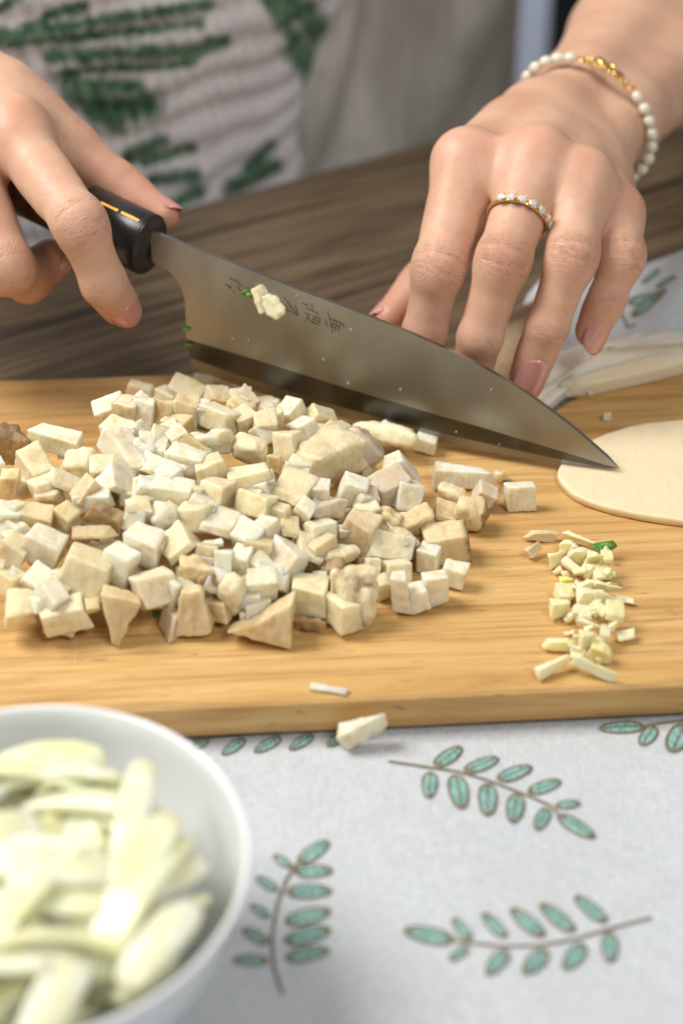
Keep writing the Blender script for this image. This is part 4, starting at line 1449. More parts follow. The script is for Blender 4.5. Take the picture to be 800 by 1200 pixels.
# (px, py, width px, height px, roll deg clockwise, kind, colour, label)
c_, p_, t_, b_, g_ = CREAM, PALE, TAN, BROWN, GREYW
PIECES = [
    (8, 522, 52, 44, 20, 'ruffle', b_, 'wrinkled dark brown mushroom cap piece at the far left of the heap'),
    (70, 517, 68, 30, -6, 'slab', p_, 'long pale mushroom bar lying across the left back of the heap'),
    (42, 547, 46, 42, 22, 'cube', c_, None),
    (12, 567, 22, 40, 0, 'slab', t_, 'narrow tan mushroom block with upright brown streaks near the left frame edge'),
    (0, 558, 12, 48, 0, 'slab', p_, None),
    (92, 545, 36, 28, -10, 'ruffle', c_, 'torn ruffled mushroom bit beside the long pale bar'),
    (120, 550, 29, 40, 8, 'cube', c_, None),
    (147, 532, 66, 32, 33, 'slab', p_, 'smooth thick mushroom bar sloping down to the right at the back left'),
    (139, 567, 40, 40, 32, 'wedge', p_, None),
    (82, 570, 54, 26, 30, 'wedge', c_, 'thin mushroom wedge with a brown skinned upper edge in the left half'),
    (55, 582, 34, 30, -15, 'wedge', c_, None),
    (108, 588, 46, 24, -18, 'slab', p_, 'clean white oblong tilted over a brown skinned piece'),
    (126, 605, 44, 24, 22, 'slab', b_, 'brown skinned mushroom piece under the clean white oblong'),
    (18, 607, 30, 38, 0, 'cube', c_, None), (45, 606, 38, 30, 5, 'cube', t_, None), (78, 606, 28, 32, 10, 'cube', t_, None),
    (52, 640, 48, 42, 30, 'cube', p_, 'large smooth white mushroom cube standing tilted at the left'),
    (105, 626, 58, 20, -8, 'wedge', t_, None), (157, 608, 26, 32, 10, 'cube', p_, None), (14, 648, 32, 46, 38, 'slab', c_, None),
    (27, 628, 12, 28, -35, 'shard', p_, 'small mushroom stalk with a dark tip beside the large white cube'),
    (47, 684, 40, 38, 35, 'wedge', p_, None), (100, 672, 58, 52, 14, 'cube', c_, 'big mushroom block with a striped side in the front left of the heap'),
    (141, 660, 36, 44, 8, 'cube', p_, None), (25, 713, 38, 38, 25, 'cube', c_, 'front left mushroom cube on the bare wood at the frame edge'),
    (75, 722, 56, 38, -9, 'cube', c_, 'oblong mushroom block second from the left along the front edge'),
    (138, 724, 52, 66, 14, 'point', t_, 'pointed mushroom shard aimed down at the front edge of the heap'),
    (12, 683, 28, 28, 20, 'cube', t_, None), (72, 692, 22, 22, 10, 'cube', t_, None), (108, 710, 16, 16, 30, 'cube', t_, None), (0, 667, 16, 26, 10, 'cube', c_, None),
    (165, 456, 30, 18, 0, 'slab', c_, None), (149, 480, 28, 28, 0, 'cube', c_, 'leftmost mushroom block of the top row at the back'),
    (172, 483, 22, 38, -3, 'slab', p_, None), (193, 484, 24, 34, 0, 'cube', t_, None), (218, 484, 31, 40, 5, 'cube', t_, 'mottled tan mushroom cube standing upright in the back row'),
    (217, 460, 42, 30, 20, 'cube', c_, 'highest mushroom block at the back below the knife heel'),
    (238, 453, 22, 20, 10, 'cube', c_, None), (252, 451, 20, 18, -10, 'cube', t_, None), (256, 465, 30, 30, 15, 'wedge', c_, None), (256, 491, 44, 30, 2, 'cube', c_, None), (283, 460, 18, 16, 0, 'cube', c_, None),
    (142, 508, 42, 28, 4, 'cube', c_, None), (161, 509, 32, 28, -32, 'cube', p_, None), (167, 524, 24, 16, 30, 'ruffle', p_, None), (187, 518, 25, 38, 18, 'wedge', c_, None), (208, 514, 24, 28, -3, 'cube', p_, None),
    (229, 521, 38, 14, 32, 'slab', t_, 'thin see-through tan sliver lying in the middle of the back slope'), (247, 518, 50, 32, -4, 'ruffle', p_, None), (217, 539, 46, 30, 8, 'cube', p_, None),
    (190, 551, 48, 26, 18, 'wedge', p_, None), (246, 551, 38, 34, -20, 'cube', c_, None), (253, 577, 36, 32, 5, 'cube', c_, None), (199, 577, 50, 34, 0, 'cube', p_, 'pale mushroom block with upright fibres in the middle of the heap'),
    (172, 574, 28, 26, 20, 'cube', p_, None), (229, 582, 14, 30, 8, 'slab', c_, None), (163, 601, 30, 34, 5, 'cube', c_, None), (193, 604, 32, 30, 30, 'round', p_, 'small many sided white mushroom cube in the middle of the heap'),
    (170, 638, 42, 42, 3, 'cube', p_, 'mushroom block with a split across its side in the centre left'), (210, 640, 46, 44, -38, 'wedge', c_, None), (230, 606, 38, 34, -15, 'cube', c_, None), (257, 617, 44, 44, 15, 'wedge', p_, 'glassy faceted mushroom wedge in the centre of the heap'),
    (291, 632, 31, 42, 4, 'cube', p_, None), (250, 637, 26, 10, 5, 'slab', p_, 'thin white oblong chip lying on the centre of the heap'), (240, 648, 26, 26, 10, 'cube', t_, None), (262, 657, 22, 26, 5, 'cube', p_, None), (284, 656, 26, 32, -8, 'cube', p_, None), (305, 665, 24, 30, 20, 'cube', c_, None),
    (183, 688, 48, 40, -8, 'cube', c_, None), (203, 697, 12, 40, 20, 'slab', p_, 'white upright sliver leaning between two front blocks'),
    (226, 713, 48, 62, -4, 'trap', t_, 'tan slab shaped like a trapezoid standing at the front edge'), (228, 668, 34, 24, 10, 'ruffle', t_, None), (247, 683, 16, 26, -20, 'ruffle', b_, None),
    (271, 697, 32, 58, 12, 'round', c_, 'rounded upright mushroom stalk piece in the front centre'), (294, 701, 28, 20, -5, 'cube', p_, 'small white block resting on the large striped wedge'),
    (288, 470, 28, 24, 20, 'wedge', g_, None), (313, 479, 18, 12, 0, 'cube', g_, None), (286, 493, 27, 32, 0, 'cube', c_, None), (311, 502, 30, 42, 8, 'cube', c_, None), (325, 490, 14, 24, 5, 'cube', c_, None),
    (342, 485, 32, 36, -22, 'cube', p_, None), (355, 506, 30, 32, -20, 'cube', p_, None), (337, 524, 27, 40, 5, 'cube', c_, None), (357, 474, 32, 26, 42, 'cube', g_, 'topmost mushroom block touching the blade near the middle'), (375, 491, 34, 28, 35, 'cube', c_, None),
    (383, 506, 24, 18, -30, 'cube', c_, None), (385, 532, 76, 48, 8, 'ruffle', c_, 'biggest rough mushroom chunk under the middle of the blade'), (400, 502, 18, 16, 20, 'cube', g_, None), (293, 528, 42, 38, 8, 'round', c_, None),
    (291, 566, 54, 38, -6, 'cube', c_, None), (345, 552, 30, 20, 8, 'cube', c_, None), (313, 567, 22, 28, -15, 'cube', g_, None), (340, 577, 46, 46, 15, 'wedge', c_, None), (375, 577, 21, 32, 8, 'cube', p_, 'small bright white block standing right of centre'),
    (413, 576, 30, 36, 32, 'slab', p_, 'white oblong block leaning left of the brown torn pieces'), (300, 590, 46, 28, 12, 'cube', c_, None), (322, 543, 14, 24, 0, 'cube', t_, None),
    (356, 601, 24, 38, 28, 'slab', p_, None), (329, 603, 20, 24, 0, 'cube', c_, None), (338, 622, 27, 30, 10, 'wedge', t_, None), (313, 627, 25, 42, 3, 'cube', p_, None), (302, 640, 14, 38, 0, 'slab', p_, None), (377, 624, 35, 28, 3, 'cube', p_, 'clean white square faced cube in the right half of the heap'),
    (385, 599, 44, 28, -10, 'ruffle', g_, None), (420, 624, 42, 52, 12, 'cube', t_, None), (410, 622, 30, 14, 3, 'slab', p_, None), (455, 643, 60, 34, 22, 'wedge', c_, 'broad smooth mushroom wedge at the right side of the heap'),
    (363, 646, 38, 34, 20, 'wedge', c_, None), (335, 657, 42, 40, 35, 'cube', p_, None), (400, 651, 38, 22, 0, 'round', c_, None), (318, 678, 46, 34, 18, 'wedge', p_, None),
    (362, 697, 42, 42, 4, 'cube', c_, 'neat smooth mushroom cube at the front between wedge and cap chunk'), (418, 704, 48, 78, 3, 'round', t_, 'tall lobed mushroom cap chunk with brown folds at the front right'), (388, 667, 30, 22, -25, 'ruffle', b_, 'grey brown cap scrap behind the tall lobed chunk'),
    (306, 727, 76, 70, 6, 'tri', t_, 'large striped mushroom wedge at the front centre of the heap'), (365, 727, 34, 16, 5, 'ruffle', b_, None), (432, 602, 26, 26, 0, 'cube', c_, None), (428, 586, 28, 24, 15, 'cube', g_, None),
    (425, 522, 30, 62, -38, 'round', g_, 'greyish round mushroom stalk lying under the blade at the right of the heap'), (470, 550, 26, 44, -38, 'slab', p_, 'white slab leaning at the right back corner of the heap'), (457, 570, 50, 38, 5, 'cube', g_, 'grey white block with a rough top at the right of the heap'),
    (486, 611, 48, 32, 20, 'ruffle', t_, 'torn brown gilled mushroom scrap at the right end of the heap'), (452, 610, 24, 28, 10, 'ruffle', t_, None), (470, 627, 40, 20, 22, 'ruffle', c_, None),
    (450, 509, 70, 26, 10, 'round', c_, 'rounded mushroom stalk half hidden behind the blade'), (498, 522, 30, 22, 10, 'cube', p_, 'small mushroom block peeking below the blade edge'),
    (542, 563, 62, 24, 3, 'slab', p_, 'white fibrous oblong chip at the back of the small right cluster'), (530, 583, 34, 22, 15, 'round', c_, None), (567, 587, 26, 26, 30, 'cube', g_, 'small block with a grey rind at the right of the small cluster'),
    (551, 608, 38, 38, 15, 'round', t_, 'rounded mushroom chunk with a thin brown rind line on top'), (527, 610, 38, 26, 15, 'wedge', t_, None), (522, 640, 52, 40, -8, 'cube', t_, 'largest chunk with dark skin on its right side below the small cluster'),
    (503, 659, 25, 34, 0, 'cube', p_, None), (533, 679, 30, 28, 14, 'cube', p_, 'rightmost white cube of the heap on the bare wood'), (510, 694, 28, 42, -5, 'cube', p_, 'fibrous upright block near the front right corner of the heap'), (489, 706, 26, 28, -10, 'cube', p_, None),
    (469, 702, 20, 52, -10, 'slab', p_, 'bright white narrow bar right of the tall lobed chunk'), (464, 671, 32, 28, 5, 'cube', c_, None), (447, 692, 16, 38, 0, 'slab', c_, None), (436, 664, 20, 20, 0, 'cube', c_, None),
    (610, 586, 36, 32, -4, 'slab', p_, 'flat white square mushroom tile alone on the bare wood'), (585, 562, 16, 12, 0, 'ruffle', c_, 'tiny crumb of mushroom left of the flat white square tile'),
    (664, 457, 26, 22, -10, 'cube', p_, 'small white cube in front of the sliced cap under the fingers'), (692, 460, 14, 8, -25, 'slab', p_, 'tiny white flake nearer the pinky fingertip'), (711, 490, 9, 8, 0, 'cube', p_, 'tiny white crumb above the big flat slice'),
]


def lobed_chunk(px, py, w, h):
    sc_ = proj(Zp(px, py, BT + 0.01))[2] / FPX
    g = [np.arange(-0.017, 0.0171, 0.0006)] * 3
    f = Field(*g)
    def lobe(A, x0, y0, x1, y1, r0, r1, z=0.0, k=0.0012): f.cone(A, np.array([x0, y0, z]) * sc_, np.array([x1, y1, z]) * sc_, r0 * sc_, r1 * sc_, k)
    parts = []
    A = f.new(); lobe(A, -6, 26, 12, 27, 13, 12); parts.append(A)
    A = f.new(); lobe(A, -8, 18, -8, -22, 17, 15); lobe(A, -8, -22, 4, -30, 14, 9, 2, .003); parts.append(A)
    A = f.new(); lobe(A, 9, 4, 10, -14, 15, 13, 4); lobe(A, 12, -18, 10, -32, 10, 7, 2, .003); parts.append(A)
    A = f.new(); lobe(A, -24, 26, -27, -8, 7, 6, -5); parts.append(A)
    V = parts[0]
    for B in parts[1:]: V = smin(V, B, 0.0007)
    v, q = surface_nets(V, *f.g)
    srt = np.sort(np.stack([np.abs(B) for B in parts]), 0)
    for i, p in enumerate(v): v[i] = p + np.array([0.0006 * mnoise.noise(Vector(p * 260)), 0.0006 * mnoise.noise(Vector(p * 260 + 3)), 0.0005 * mnoise.noise(Vector(p * 500))])
    o = fast_mesh('mushroom_piece', v, q, M['mush'])
    ii = [np.clip(np.searchsorted(g[0], v[:, k]), 0, len(g[0]) - 1) for k in range(3)]
    sec = srt[1][ii[0], ii[1], ii[2]]
    rv = np.exp(-(sec / 0.0011) ** 2) * 0.75
    at = o.data.attributes.new('rind', 'FLOAT', 'POINT'); at.data.foreach_set('value', rv.astype(np.float32))
    o.color = (*CREAM, 0.45)
    return o


GROUP = 'diced mushroom pieces on the cutting board'


def sector_label(px, py, col, w):
    tone = 'cream' if col is CREAM else 'pale white' if col is PALE else 'tan' if col is TAN else 'brown' if col is BROWN else 'greyish'
    size = 'small' if w < 27 else 'medium' if w < 42 else 'large'
    if px < 135: s = 'left third of the heap'
    elif py < 545: s = 'back slope of the heap below the blade'
    elif px < 330: s = 'middle of the heap'
    else: s = 'right part of the heap'
    return f'{size} {tone} diced mushroom piece in the {s}'


placed = []
rng = random.Random(11)
for idx_, (px, py, w, h, roll, kind, col, lab) in enumerate(PIECES):
    z = BT + 0.008
    for _ in range(12):
        P = Zp(px, py, z)
        sc_ = proj(P)[2] / FPX
        half = 0.5 * h * sc_ * 0.80
        hz = heap(P[0], P[1]) if px < 500 else 0
        z = 0.5 * z + 0.5 * (BT + max(half, hz - half * 0.5))
    P = Zp(px, py, z)
    sc_ = proj(P)[2] / FPX
    k = 0.96
    dimx, dimy = w * sc_ * k, h * sc_ * k
    dimz = min(dimx, dimy) * rng.uniform(0.75, 1.0) if kind not in ('shard', 'tri', 'point', 'trap') else min(dimx, dimy) * 0.5
    flat_on_board = hz < 0.006 or px > 500
    if flat_on_board:
        # standing on the wood: upright block seen from above, yawed
        pit = rad(-36 + rng.uniform(-4, 6)); ya = rad(rng.uniform(-22, 22))
    else:
        pit = rad(rng.uniform(-62, -4)); ya = rad(rng.uniform(-42, 42)); roll = roll + rng.uniform(-9, 9)
    if (px, py) == (610, 586): pit = rad(-30); dimz = dimx * 0.35; ya = 0.05
    if kind in ('tri', 'point', 'trap'): pit = rad(-24); ya = rad(rng.uniform(-10, 10))
    if not flat_on_board or kind == 'shard': dimy *= 0.94
    rot = VIEW_ROT @ Matrix.Rotation(rad(-roll), 3, 'Z') @ Matrix.Rotation(-pit, 3, 'X') @ Matrix.Rotation(ya, 3, 'Y')
    rind = None
    if col is BROWN: rind = (rng.choice((1, 2)), 1, 0.8)
    elif rng.random() < 0.25: rind = (rng.choice((0, 1, 2)), rng.choice((-1, 1)), rng.uniform(0.25, 0.65))
    if lab and ('rind' in lab or 'dark skin' in lab): rind = (0, 1, 1.0)
    if (px, py) == (418, 704):
        o = lobed_chunk(px, py, w, h); o.matrix_world = Matrix.Translation(Vector(P)) @ (VIEW_ROT @ Matrix.Rotation(rad(20), 3, 'X')).to_4x4()
    else:
        o = add_piece('mushroom_piece', P, (dimx, dimy, dimz), rot, kind, col, rng, rind=rind)
    bpy.context.view_layer.update()
    lz = low_z(o)
    if lz < BT + 0.0002: o.location.z += BT + 0.0002 - lz
    elif flat_on_board: o.location.z -= lz - BT - 0.0002
    tag(o, lab or sector_label(px, py, col, w), 'mushroom piece', GROUP)
    placed.append((o.location.copy(), max(w, h) * sc_ / 2))

# pieces lower in the heap, seen in the gaps
for i in range(46):
    while True:
        q = rng.choice([p for p in placed if p[0].z > BT + 0.011])[0]
        x, y = q.x + rng.uniform(-0.006, 0.006), q.y + rng.uniform(-0.004, 0.008)
        pxx, pyy, _ = proj((x, y, BT + 0.01))
        if -20 < pxx < 470 and pyy > 455: break
    s = rng.uniform(0.009, 0.013)
    z = max(BT + s * 0.5, min(q.z - 0.010, BT + 0.020))
    rot = Matrix.Rotation(rng.uniform(0, 6.28), 3, 'Z') @ Matrix.Rotation(rng.uniform(-0.5, 0.5), 3, 'X')
    o = add_piece('mushroom_piece', (x, y, z), (s, s * rng.uniform(0.8, 1.1), s * 0.85), rot, rng.choice(('cube', 'cube', 'wedge')), rng.choice((c_, c_, t_, g_)), rng)
    bpy.context.view_layer.update()
    lz = low_z(o)
    if lz < BT + 0.0002: o.location.z += BT + 0.0002 - lz
    tag(o, 'diced mushroom piece buried under the top layer of the heap', 'mushroom piece', 'buried pieces of the mushroom heap')

for i in range(58):
    q = rng.choice([p for p in placed if p[0].z > BT + 0.008 and proj(p[0])[0] < 470])[0]
    x, y = q.x + rng.uniform(-0.010, 0.010), q.y + rng.uniform(-0.007, 0.007)
    pxx, pyy, _ = proj((x, y, q.z))
    s = rng.uniform(0.006, 0.0105)
    z = max(BT + s * 0.45, q.z - rng.uniform(0.0, 0.004))
    cc = rng.choice((c_, p_, p_, t_))
    rot = VIEW_ROT @ Matrix.Rotation(rng.uniform(-.7, .7), 3, 'Z') @ Matrix.Rotation(rng.uniform(0.1, 1.0), 3, 'X') @ Matrix.Rotation(rng.uniform(-.6, .6), 3, 'Y')
    o = add_piece('mushroom_piece', (x, y, z), (s, s * rng.uniform(0.7, 1.2), s * 0.8), rot, rng.choice(('cube', 'cube', 'slab', 'wedge')), cc, rng)
    bpy.context.view_layer.update()
    lz = low_z(o)
    if lz < BT + 0.0002: o.location.z += BT + 0.0002 - lz
    tag(o, sector_label(pxx, pyy, cc, 20), 'mushroom piece', GROUP)

# loose pieces on the cloth and board front
P = cloth_pt(424, 876); sc_ = proj(P)[2] / FPX
o = add_piece('mushroom_piece', P + [0, 0, 0.006], (54 * sc_, 28 * sc_, 24 * sc_), VIEW_ROT @ Matrix.Rotation(rad(20), 3, 'Z') @ Matrix.Rotation(rad(36), 3, 'X'), 'shard', PALE, rng)
bpy.context.view_layer.update(); o.location.z -= low_z(o) - P[2] - 0.0012
tag(o, 'single cream mushroom wedge fallen onto the cloth before the board', 'mushroom piece')
P = Zp(384, 807, BT + 0.001); sc_ = proj(P)[2] / FPX
o = add_piece('mushroom_sliver', P, (50 * sc_, 9 * sc_, 0.0016), Matrix.Rotation(rad(-14), 3, 'Z'), 'shard', PALE, rng)
tag(o, 'thin white sliver near the front edge of the board', 'mushroom piece')


# ------------------------------------------------------------------ large slices
def slab(name, outline, z0, thick, mat, col, label, cat, bow=0.0, rough=1.0, bev=0.0012, rindv=0.0):
    bm = bmesh.new()
    n = 6
    P = [Zp(x, y, z0 + thick)[:2] for x, y in outline]
    # catmull-rom through the outline
    Q = []
    m = len(P)
    for i in range(m):
        p0, p1, p2, p3 = P[i - 1], P[i], P[(i + 1) % m], P[(i + 2) % m]
        for s in np.linspace(0, 1, n, endpoint=False):
            Q.append(0.5 * ((2 * p1) + (-p0 + p2) * s + (2 * p0 - 5 * p1 + 4 * p2 - p3) * s * s + (-p0 + 3 * p1 - 3 * p2 + p3) * s ** 3))
    Q = np.array(Q); c = Q.mean(0)
    rings = [(0.975, 0.0), (1.0, 0.10), (1.0, 0.86), (0.996, 0.95), (0.985, 1.0), (0.95, 1.01), (0.8, 1.03), (0.6, 1.05), (0.4, 1.06), (0.2, 1.07)]
    vv, ff = [], []
    k = len(Q)
    for s, hz in rings:
        for q in Q:
            p = c + (q - c) * s
            nz = rough * 0.00035 * mnoise.noise(Vector((p[0] * 150, p[1] * 150, hz))) + rough * 0.0002 * mnoise.noise(Vector((p[0] * 700, p[1] * 300, hz)))
            vv.append((p[0], p[1], z0 + thick * hz + nz + bow * (1 - s) * hz))
    vv.append((c[0], c[1], z0 + thick * 1.07 + bow)); vv.append((c[0], c[1], z0))
    R_ = len(rings)
    for j in range(R_ - 1):
        for i in range(k):
            a = (i + 1) % k
            ff.append((j * k + i, j * k + a, (j + 1) * k + a, (j + 1) * k + i))
    for i in range(k):
        a = (i + 1) % k
        ff.append(((R_ - 1) * k + i, (R_ - 1) * k + a, len(vv) - 2)); ff.append((a, i, len(vv) - 1))
    o = link_mesh(name, vv, ff, mat)
    b2 = bmesh.new(); b2.from_mesh(o.data); bmesh.ops.recalc_face_normals(b2, faces=b2.faces[:]); b2.to_mesh(o.data); b2.free()
    o.color = (*col, 0.05)
    at = o.data.attributes.new('rind', 'FLOAT', 'POINT')
    at.data.foreach_set('value', np.full(len(vv), rindv, np.float32))
    recenter(o)
    return tag(o, label, cat)


slab('mushroom_slice', [(653, 553), (672, 530), (705, 510), (750, 497), (800, 491), (850, 492), (880, 520), (875, 580), (845, 612), (800, 609), (750, 602), (700, 590), (668, 575)],
     BT + 0.0003, 0.0034, M['smooth'], (0.84, 0.72, 0.50), 'large flat cream mushroom slice at the right edge beside the knife tip', 'mushroom slice', 0.0012)

# the cap being cut under the fingers
cap = slab('halved_mushroom', [(575, 462), (600, 440), (640, 418), (685, 402), (725, 393), (770, 387), (815, 391), (850, 399), (815, 400), (770, 401), (715, 412), (668, 428), (632, 454), (605, 474)],
           BT + 0.0003, 0.0135, M['smooth'], (0.91, 0.89, 0.82), 'white half mushroom cap with an open gill slit under the ring and little fingers', 'mushroom cap', 0.003, 3.0)


def on_cap(o):
    w = o.location.copy(); o.parent = cap; o.location = w - cap.location


on_cap(slab('lip', [(648, 452), (690, 436), (740, 420), (790, 406), (830, 398), (852, 404), (825, 418), (775, 431), (722, 443), (680, 451)],
            BT + 0.0003, 0.0062, M['smooth'], (0.84, 0.75, 0.57), None, None, 0.001))
on_cap(slab('gills', [(655, 448), (700, 424), (745, 409), (790, 398), (820, 397), (800, 412), (745, 426), (700, 440)],
            BT + 0.0048, 0.0016, M['gill'], (0.22, 0.12, 0.045), None, None, 0.0))
slab('sliced_mushroom', [(520, 425), (548, 400), (580, 378), (610, 358), (640, 350), (655, 365), (640, 395), (615, 425), (590, 452), (555, 450)],
     BT + 0.0003, 0.0105, M['mush'], (0.72, 0.58, 0.38), 'speckled tan mushroom cap half seen between the middle and ring fingers', 'mushroom cap', 0.004, rindv=0.35)

slab('mushroom_strip', [(560, 452), (590, 440), (625, 446), (660, 446), (662, 456), (640, 472), (622, 482), (590, 478)],
     BT + 0.0003, 0.0050, M['smooth'], (0.91, 0.88, 0.79), 'white mushroom strip under the ring fingertip behind the blade', 'mushroom strip', 0.001, 2.0)
slab('mushroom_flake', [(628, 468), (650, 452), (690, 428), (694, 432), (668, 452), (640, 474)],
     BT + 0.0055, 0.0012, M['smooth'], (0.92, 0.89, 0.80), 'thin ragged white shred running from the ring nail to the cap', 'mushroom flake', 0.0, 2.0)

# ------------------------------------------------------------------ garlic and green bits
GARLIC = [(636, 627, 36, 14, 10), (625, 645, 20, 13, -30), (678, 633, 44, 11, 15), (664, 642, 15, 18, 5), (669, 654, 13, 12, 20), (650, 657, 18, 18, -20), (653, 667, 11, 8, -35), (682, 651, 24, 22, 30), (694, 657, 18, 30, 10),
          (710, 656, 15, 20, 0), (697, 670, 26, 15, 5), (669, 668, 28, 16, 25), (706, 676, 24, 12, 0), (664, 681, 16, 12, 0), (702, 685, 40, 9, -5), (713, 688, 32, 10, 5), (660, 697, 22, 22, 5), (656, 716, 22, 20, 0), (690, 703, 30, 28, 10),
          (712, 704, 30, 16, 20), (733, 701, 25, 9, 8), (717, 720, 24, 28, 20), (695, 735, 44, 12, 10), (708, 746, 13, 30, 5), (733, 744, 26, 13, -8), (667, 738, 14, 6, 0), (660, 756, 42, 15, 10), (686, 752, 14, 30, 0), (678, 766, 22, 14, -5),
          (702, 768, 24, 24, 10), (648, 782, 46, 14, -14), (698, 788, 56, 15, 20), (681, 718, 24, 16, 0), (702, 716, 20, 16, 30), (684, 688, 18, 12, -20), (676, 645, 18, 10, 40)]
_rg = random.Random(8)
for _ in range(38):
    _y = _rg.uniform(640, 775)
    GARLIC.append((690 + (_y - 700) * 0.03 + _rg.uniform(-26, 26), _y, _rg.uniform(9, 22), _rg.uniform(6, 10), _rg.uniform(-60, 60)))
GLAB = {0: 'translucent garlic flake at the back left of the garlic row', 1: 'small tan garlic chip nearest the flat mushroom tile', 2: 'long curved garlic slice at the back of the garlic row', 13: 'garlic bit with a yellow green tip on the left of the row',
        20: 'garlic stick pointing out to the right in the middle of the row', 24: 'short garlic stick jutting right near the front of the row', 29: 'yellowest round garlic lump near the front of the row', 30: 'long garlic slice at the front left end of the row',
        31: 'frontmost long pale garlic slice on the board', 6: 'tiny white garlic chip at the left back', 26: 'flat pale garlic slice just behind the front two'}
rng = random.Random(4)
for i, (px, py, w, h, roll) in enumerate(GARLIC):
    mid = 670 < px < 722 and 645 < py < 760
    z = BT + 0.003 + (0.004 * rng.random() + 0.001 if mid else 0)
    P = Zp(px, py, z); sc_ = proj(P)[2] / FPX
    kind = rng.choice(('wedge', 'chip', 'shard', 'wedge')) if w < 34 else rng.choice(('chip', 'shard'))
    rot = VIEW_ROT @ Matrix.Rotation(rad(-roll), 3, 'Z') @ Matrix.Rotation(rad(40 + rng.uniform(-25, 15)), 3, 'X') @ Matrix.Rotation(rng.uniform(-.3, .3), 3, 'Y')
    o = add_piece('garlic_piece', P, (w * sc_ * 0.96, h * sc_ * 1.0, min(w, h) * sc_ * rng.uniform(0.5, 0.8)), rot, kind, (1, 1, 1), rng, M['garlic'])
    o.color = (1, 0.95, 0.7, 1) if i == 29 else (0.8, 0.72, 0.7, 1) if i in (0, 1) else (0.85, 1, 0.55, 1) if i == 13 else (1, 1, rng.uniform(0.85, 1.05), 1)
    bpy.context.view_layer.update()
    lz = low_z(o)
    if lz < BT + 0.0002 or not mid: o.location.z += BT + 0.0002 - lz
    tag(o, GLAB.get(i, 'chopped garlic bit in the middle of the garlic row'), 'garlic piece', 'chopped garlic in a row on the board')


def green_bit(px, py, w, h, label, z=BT + 0.005, P=None, ang=0.0, normal=None):
    P = Zp(px, py, z) if P is None else P
    sc_ = proj(P)[2] / FPX
    vv, ff = [], []
    for i in range(7):
        for j in range(5):
            u, v = i / 6 * 2 - 1, j / 4 * 2 - 1
            wv = 1 - 0.55 * (u + 1) / 2
            q = RT * (u * math.cos(ang) - v * wv * math.sin(ang)) * w / 2 + UP * (u * math.sin(ang) + v * wv * math.cos(ang)) * h / 2
            q = q * sc_ - FW * (0.35 * w * sc_ * (1 - v * v) * 0.4 + 0.1 * w * sc_ * math.sin(u * 4))
            vv.append(q)
    for i in range(6):
        for j in range(4): ff.append((i * 5 + j, (i + 1) * 5 + j, (i + 1) * 5 + j + 1, i * 5 + j + 1))
    o = link_mesh('scallion_bit', vv, ff, M['green'])
    md = o.modifiers.new('t', 'SOLIDIFY'); md.thickness = 0.0005
    o.location = P
    o.color = (1, 1, 1, 1)
    return tag(o, label, 'scallion bit')


green_bit(709, 641, 26, 18, 'bright green scallion leaf scrap standing at the back of the garlic', ang=0.5)
green_bit(186, 719, 12, 8, 'dark green scallion scrap on the wood before the front mushrooms', BT + 0.001)
green_bit(46, 572, 14, 9, 'light green scallion scrap between mushroom blocks at the left', BT + 0.030)
green_bit(293, 342, 13, 9, 'small green scallion scrap stuck to the blade by the engraving', P=kp(293, 342, 0.0022), ang=-0.8)
green_bit(220, 383, 7, 7, 'tiny green scrap stuck at the blade heel', P=kp(221, 384, 0.002))
green_bit(223, 401, 7, 4, 'tiny pale green scrap low on the blade heel', P=kp(224, 402, 0.002))
rng = random.Random(9)
kv = Matrix(((RT[0], UP[0], KN[0]), (RT[1], UP[1], KN[1]), (RT[2], UP[2], KN[2])))
o = add_piece('mushroom_flake', kp(309, 345, 0.003), (0.0062, 0.0100, 0.0035), VIEW_ROT @ Matrix.Rotation(rad(18), 3, 'Z'), 'shard', TAN, rng)
tag(o, 'tan curled mushroom flake stuck on the blade next to the green scrap', 'mushroom flake')
o = add_piece('mushroom_flake', kp(323, 354, 0.003), (0.0105, 0.0068, 0.0030), VIEW_ROT @ Matrix.Rotation(rad(-52), 3, 'Z'), 'round', CREAM, rng)
tag(o, 'cream oval mushroom flake stuck on the blade over the engraving', 'mushroom flake')
for i, (px, py) in enumerate([(274, 396), (293, 397), (315, 372), (350, 345), (412, 385), (432, 479), (555, 485), (576, 455), (409, 448), (535, 505), (585, 520), (640, 530), (470, 455), (380, 420)]):
    bm = bmesh.new()
    bmesh.ops.create_icosphere(bm, subdivisions=2, radius=1)
    o = from_bm('water_drop', bm, M['speck'])
    s = 0.00028 + 0.0003 * rng.random()
    o.location = kp(px, py, 0.0013 if py < 470 else 0.0006); o.scale = (s, s * 0.7, s * 1.6)
    o.rotation_euler = (0, rng.uniform(-.6, .6), 0)
    tag(o, 'tiny pale speck stuck to the steel blade face', 'speck', 'specks on the knife blade')

# ------------------------------------------------------------------ bowl with onion
BCX, BCY, BR_, BH = -0.0845, 0.3305, 0.0605, 0.060
BZ = 0.004
prof_out = [(0.0, 0.004), (0.024, 0.004), (0.0245, 0.0), (0.028, 0.0), (0.0285, 0.005), (0.040, 0.013), (0.050, 0.027), (0.0565, 0.043), (0.0600, 0.0575), (0.0608, 0.0595), (0.0603, 0.0608), (0.0590, 0.0605)]
prof_in = [(0.0578, 0.0580), (0.0545, 0.044), (0.048, 0.029), (0.038, 0.016), (0.024, 0.009), (0.0, 0.0075)]
vv, ff = [], []
pr_ = prof_out + prof_in; NS = 96
for r, z in pr_:
    for i in range(NS):
        a = 2 * math.pi * i / NS
        vv.append((r * math.cos(a), r * math.sin(a), z))
for j in range(len(pr_) - 1):
    for i in range(NS):
        k = (i + 1) % NS
        ff.append((j * NS + i, j * NS + k, (j + 1) * NS + k, (j + 1) * NS + i))
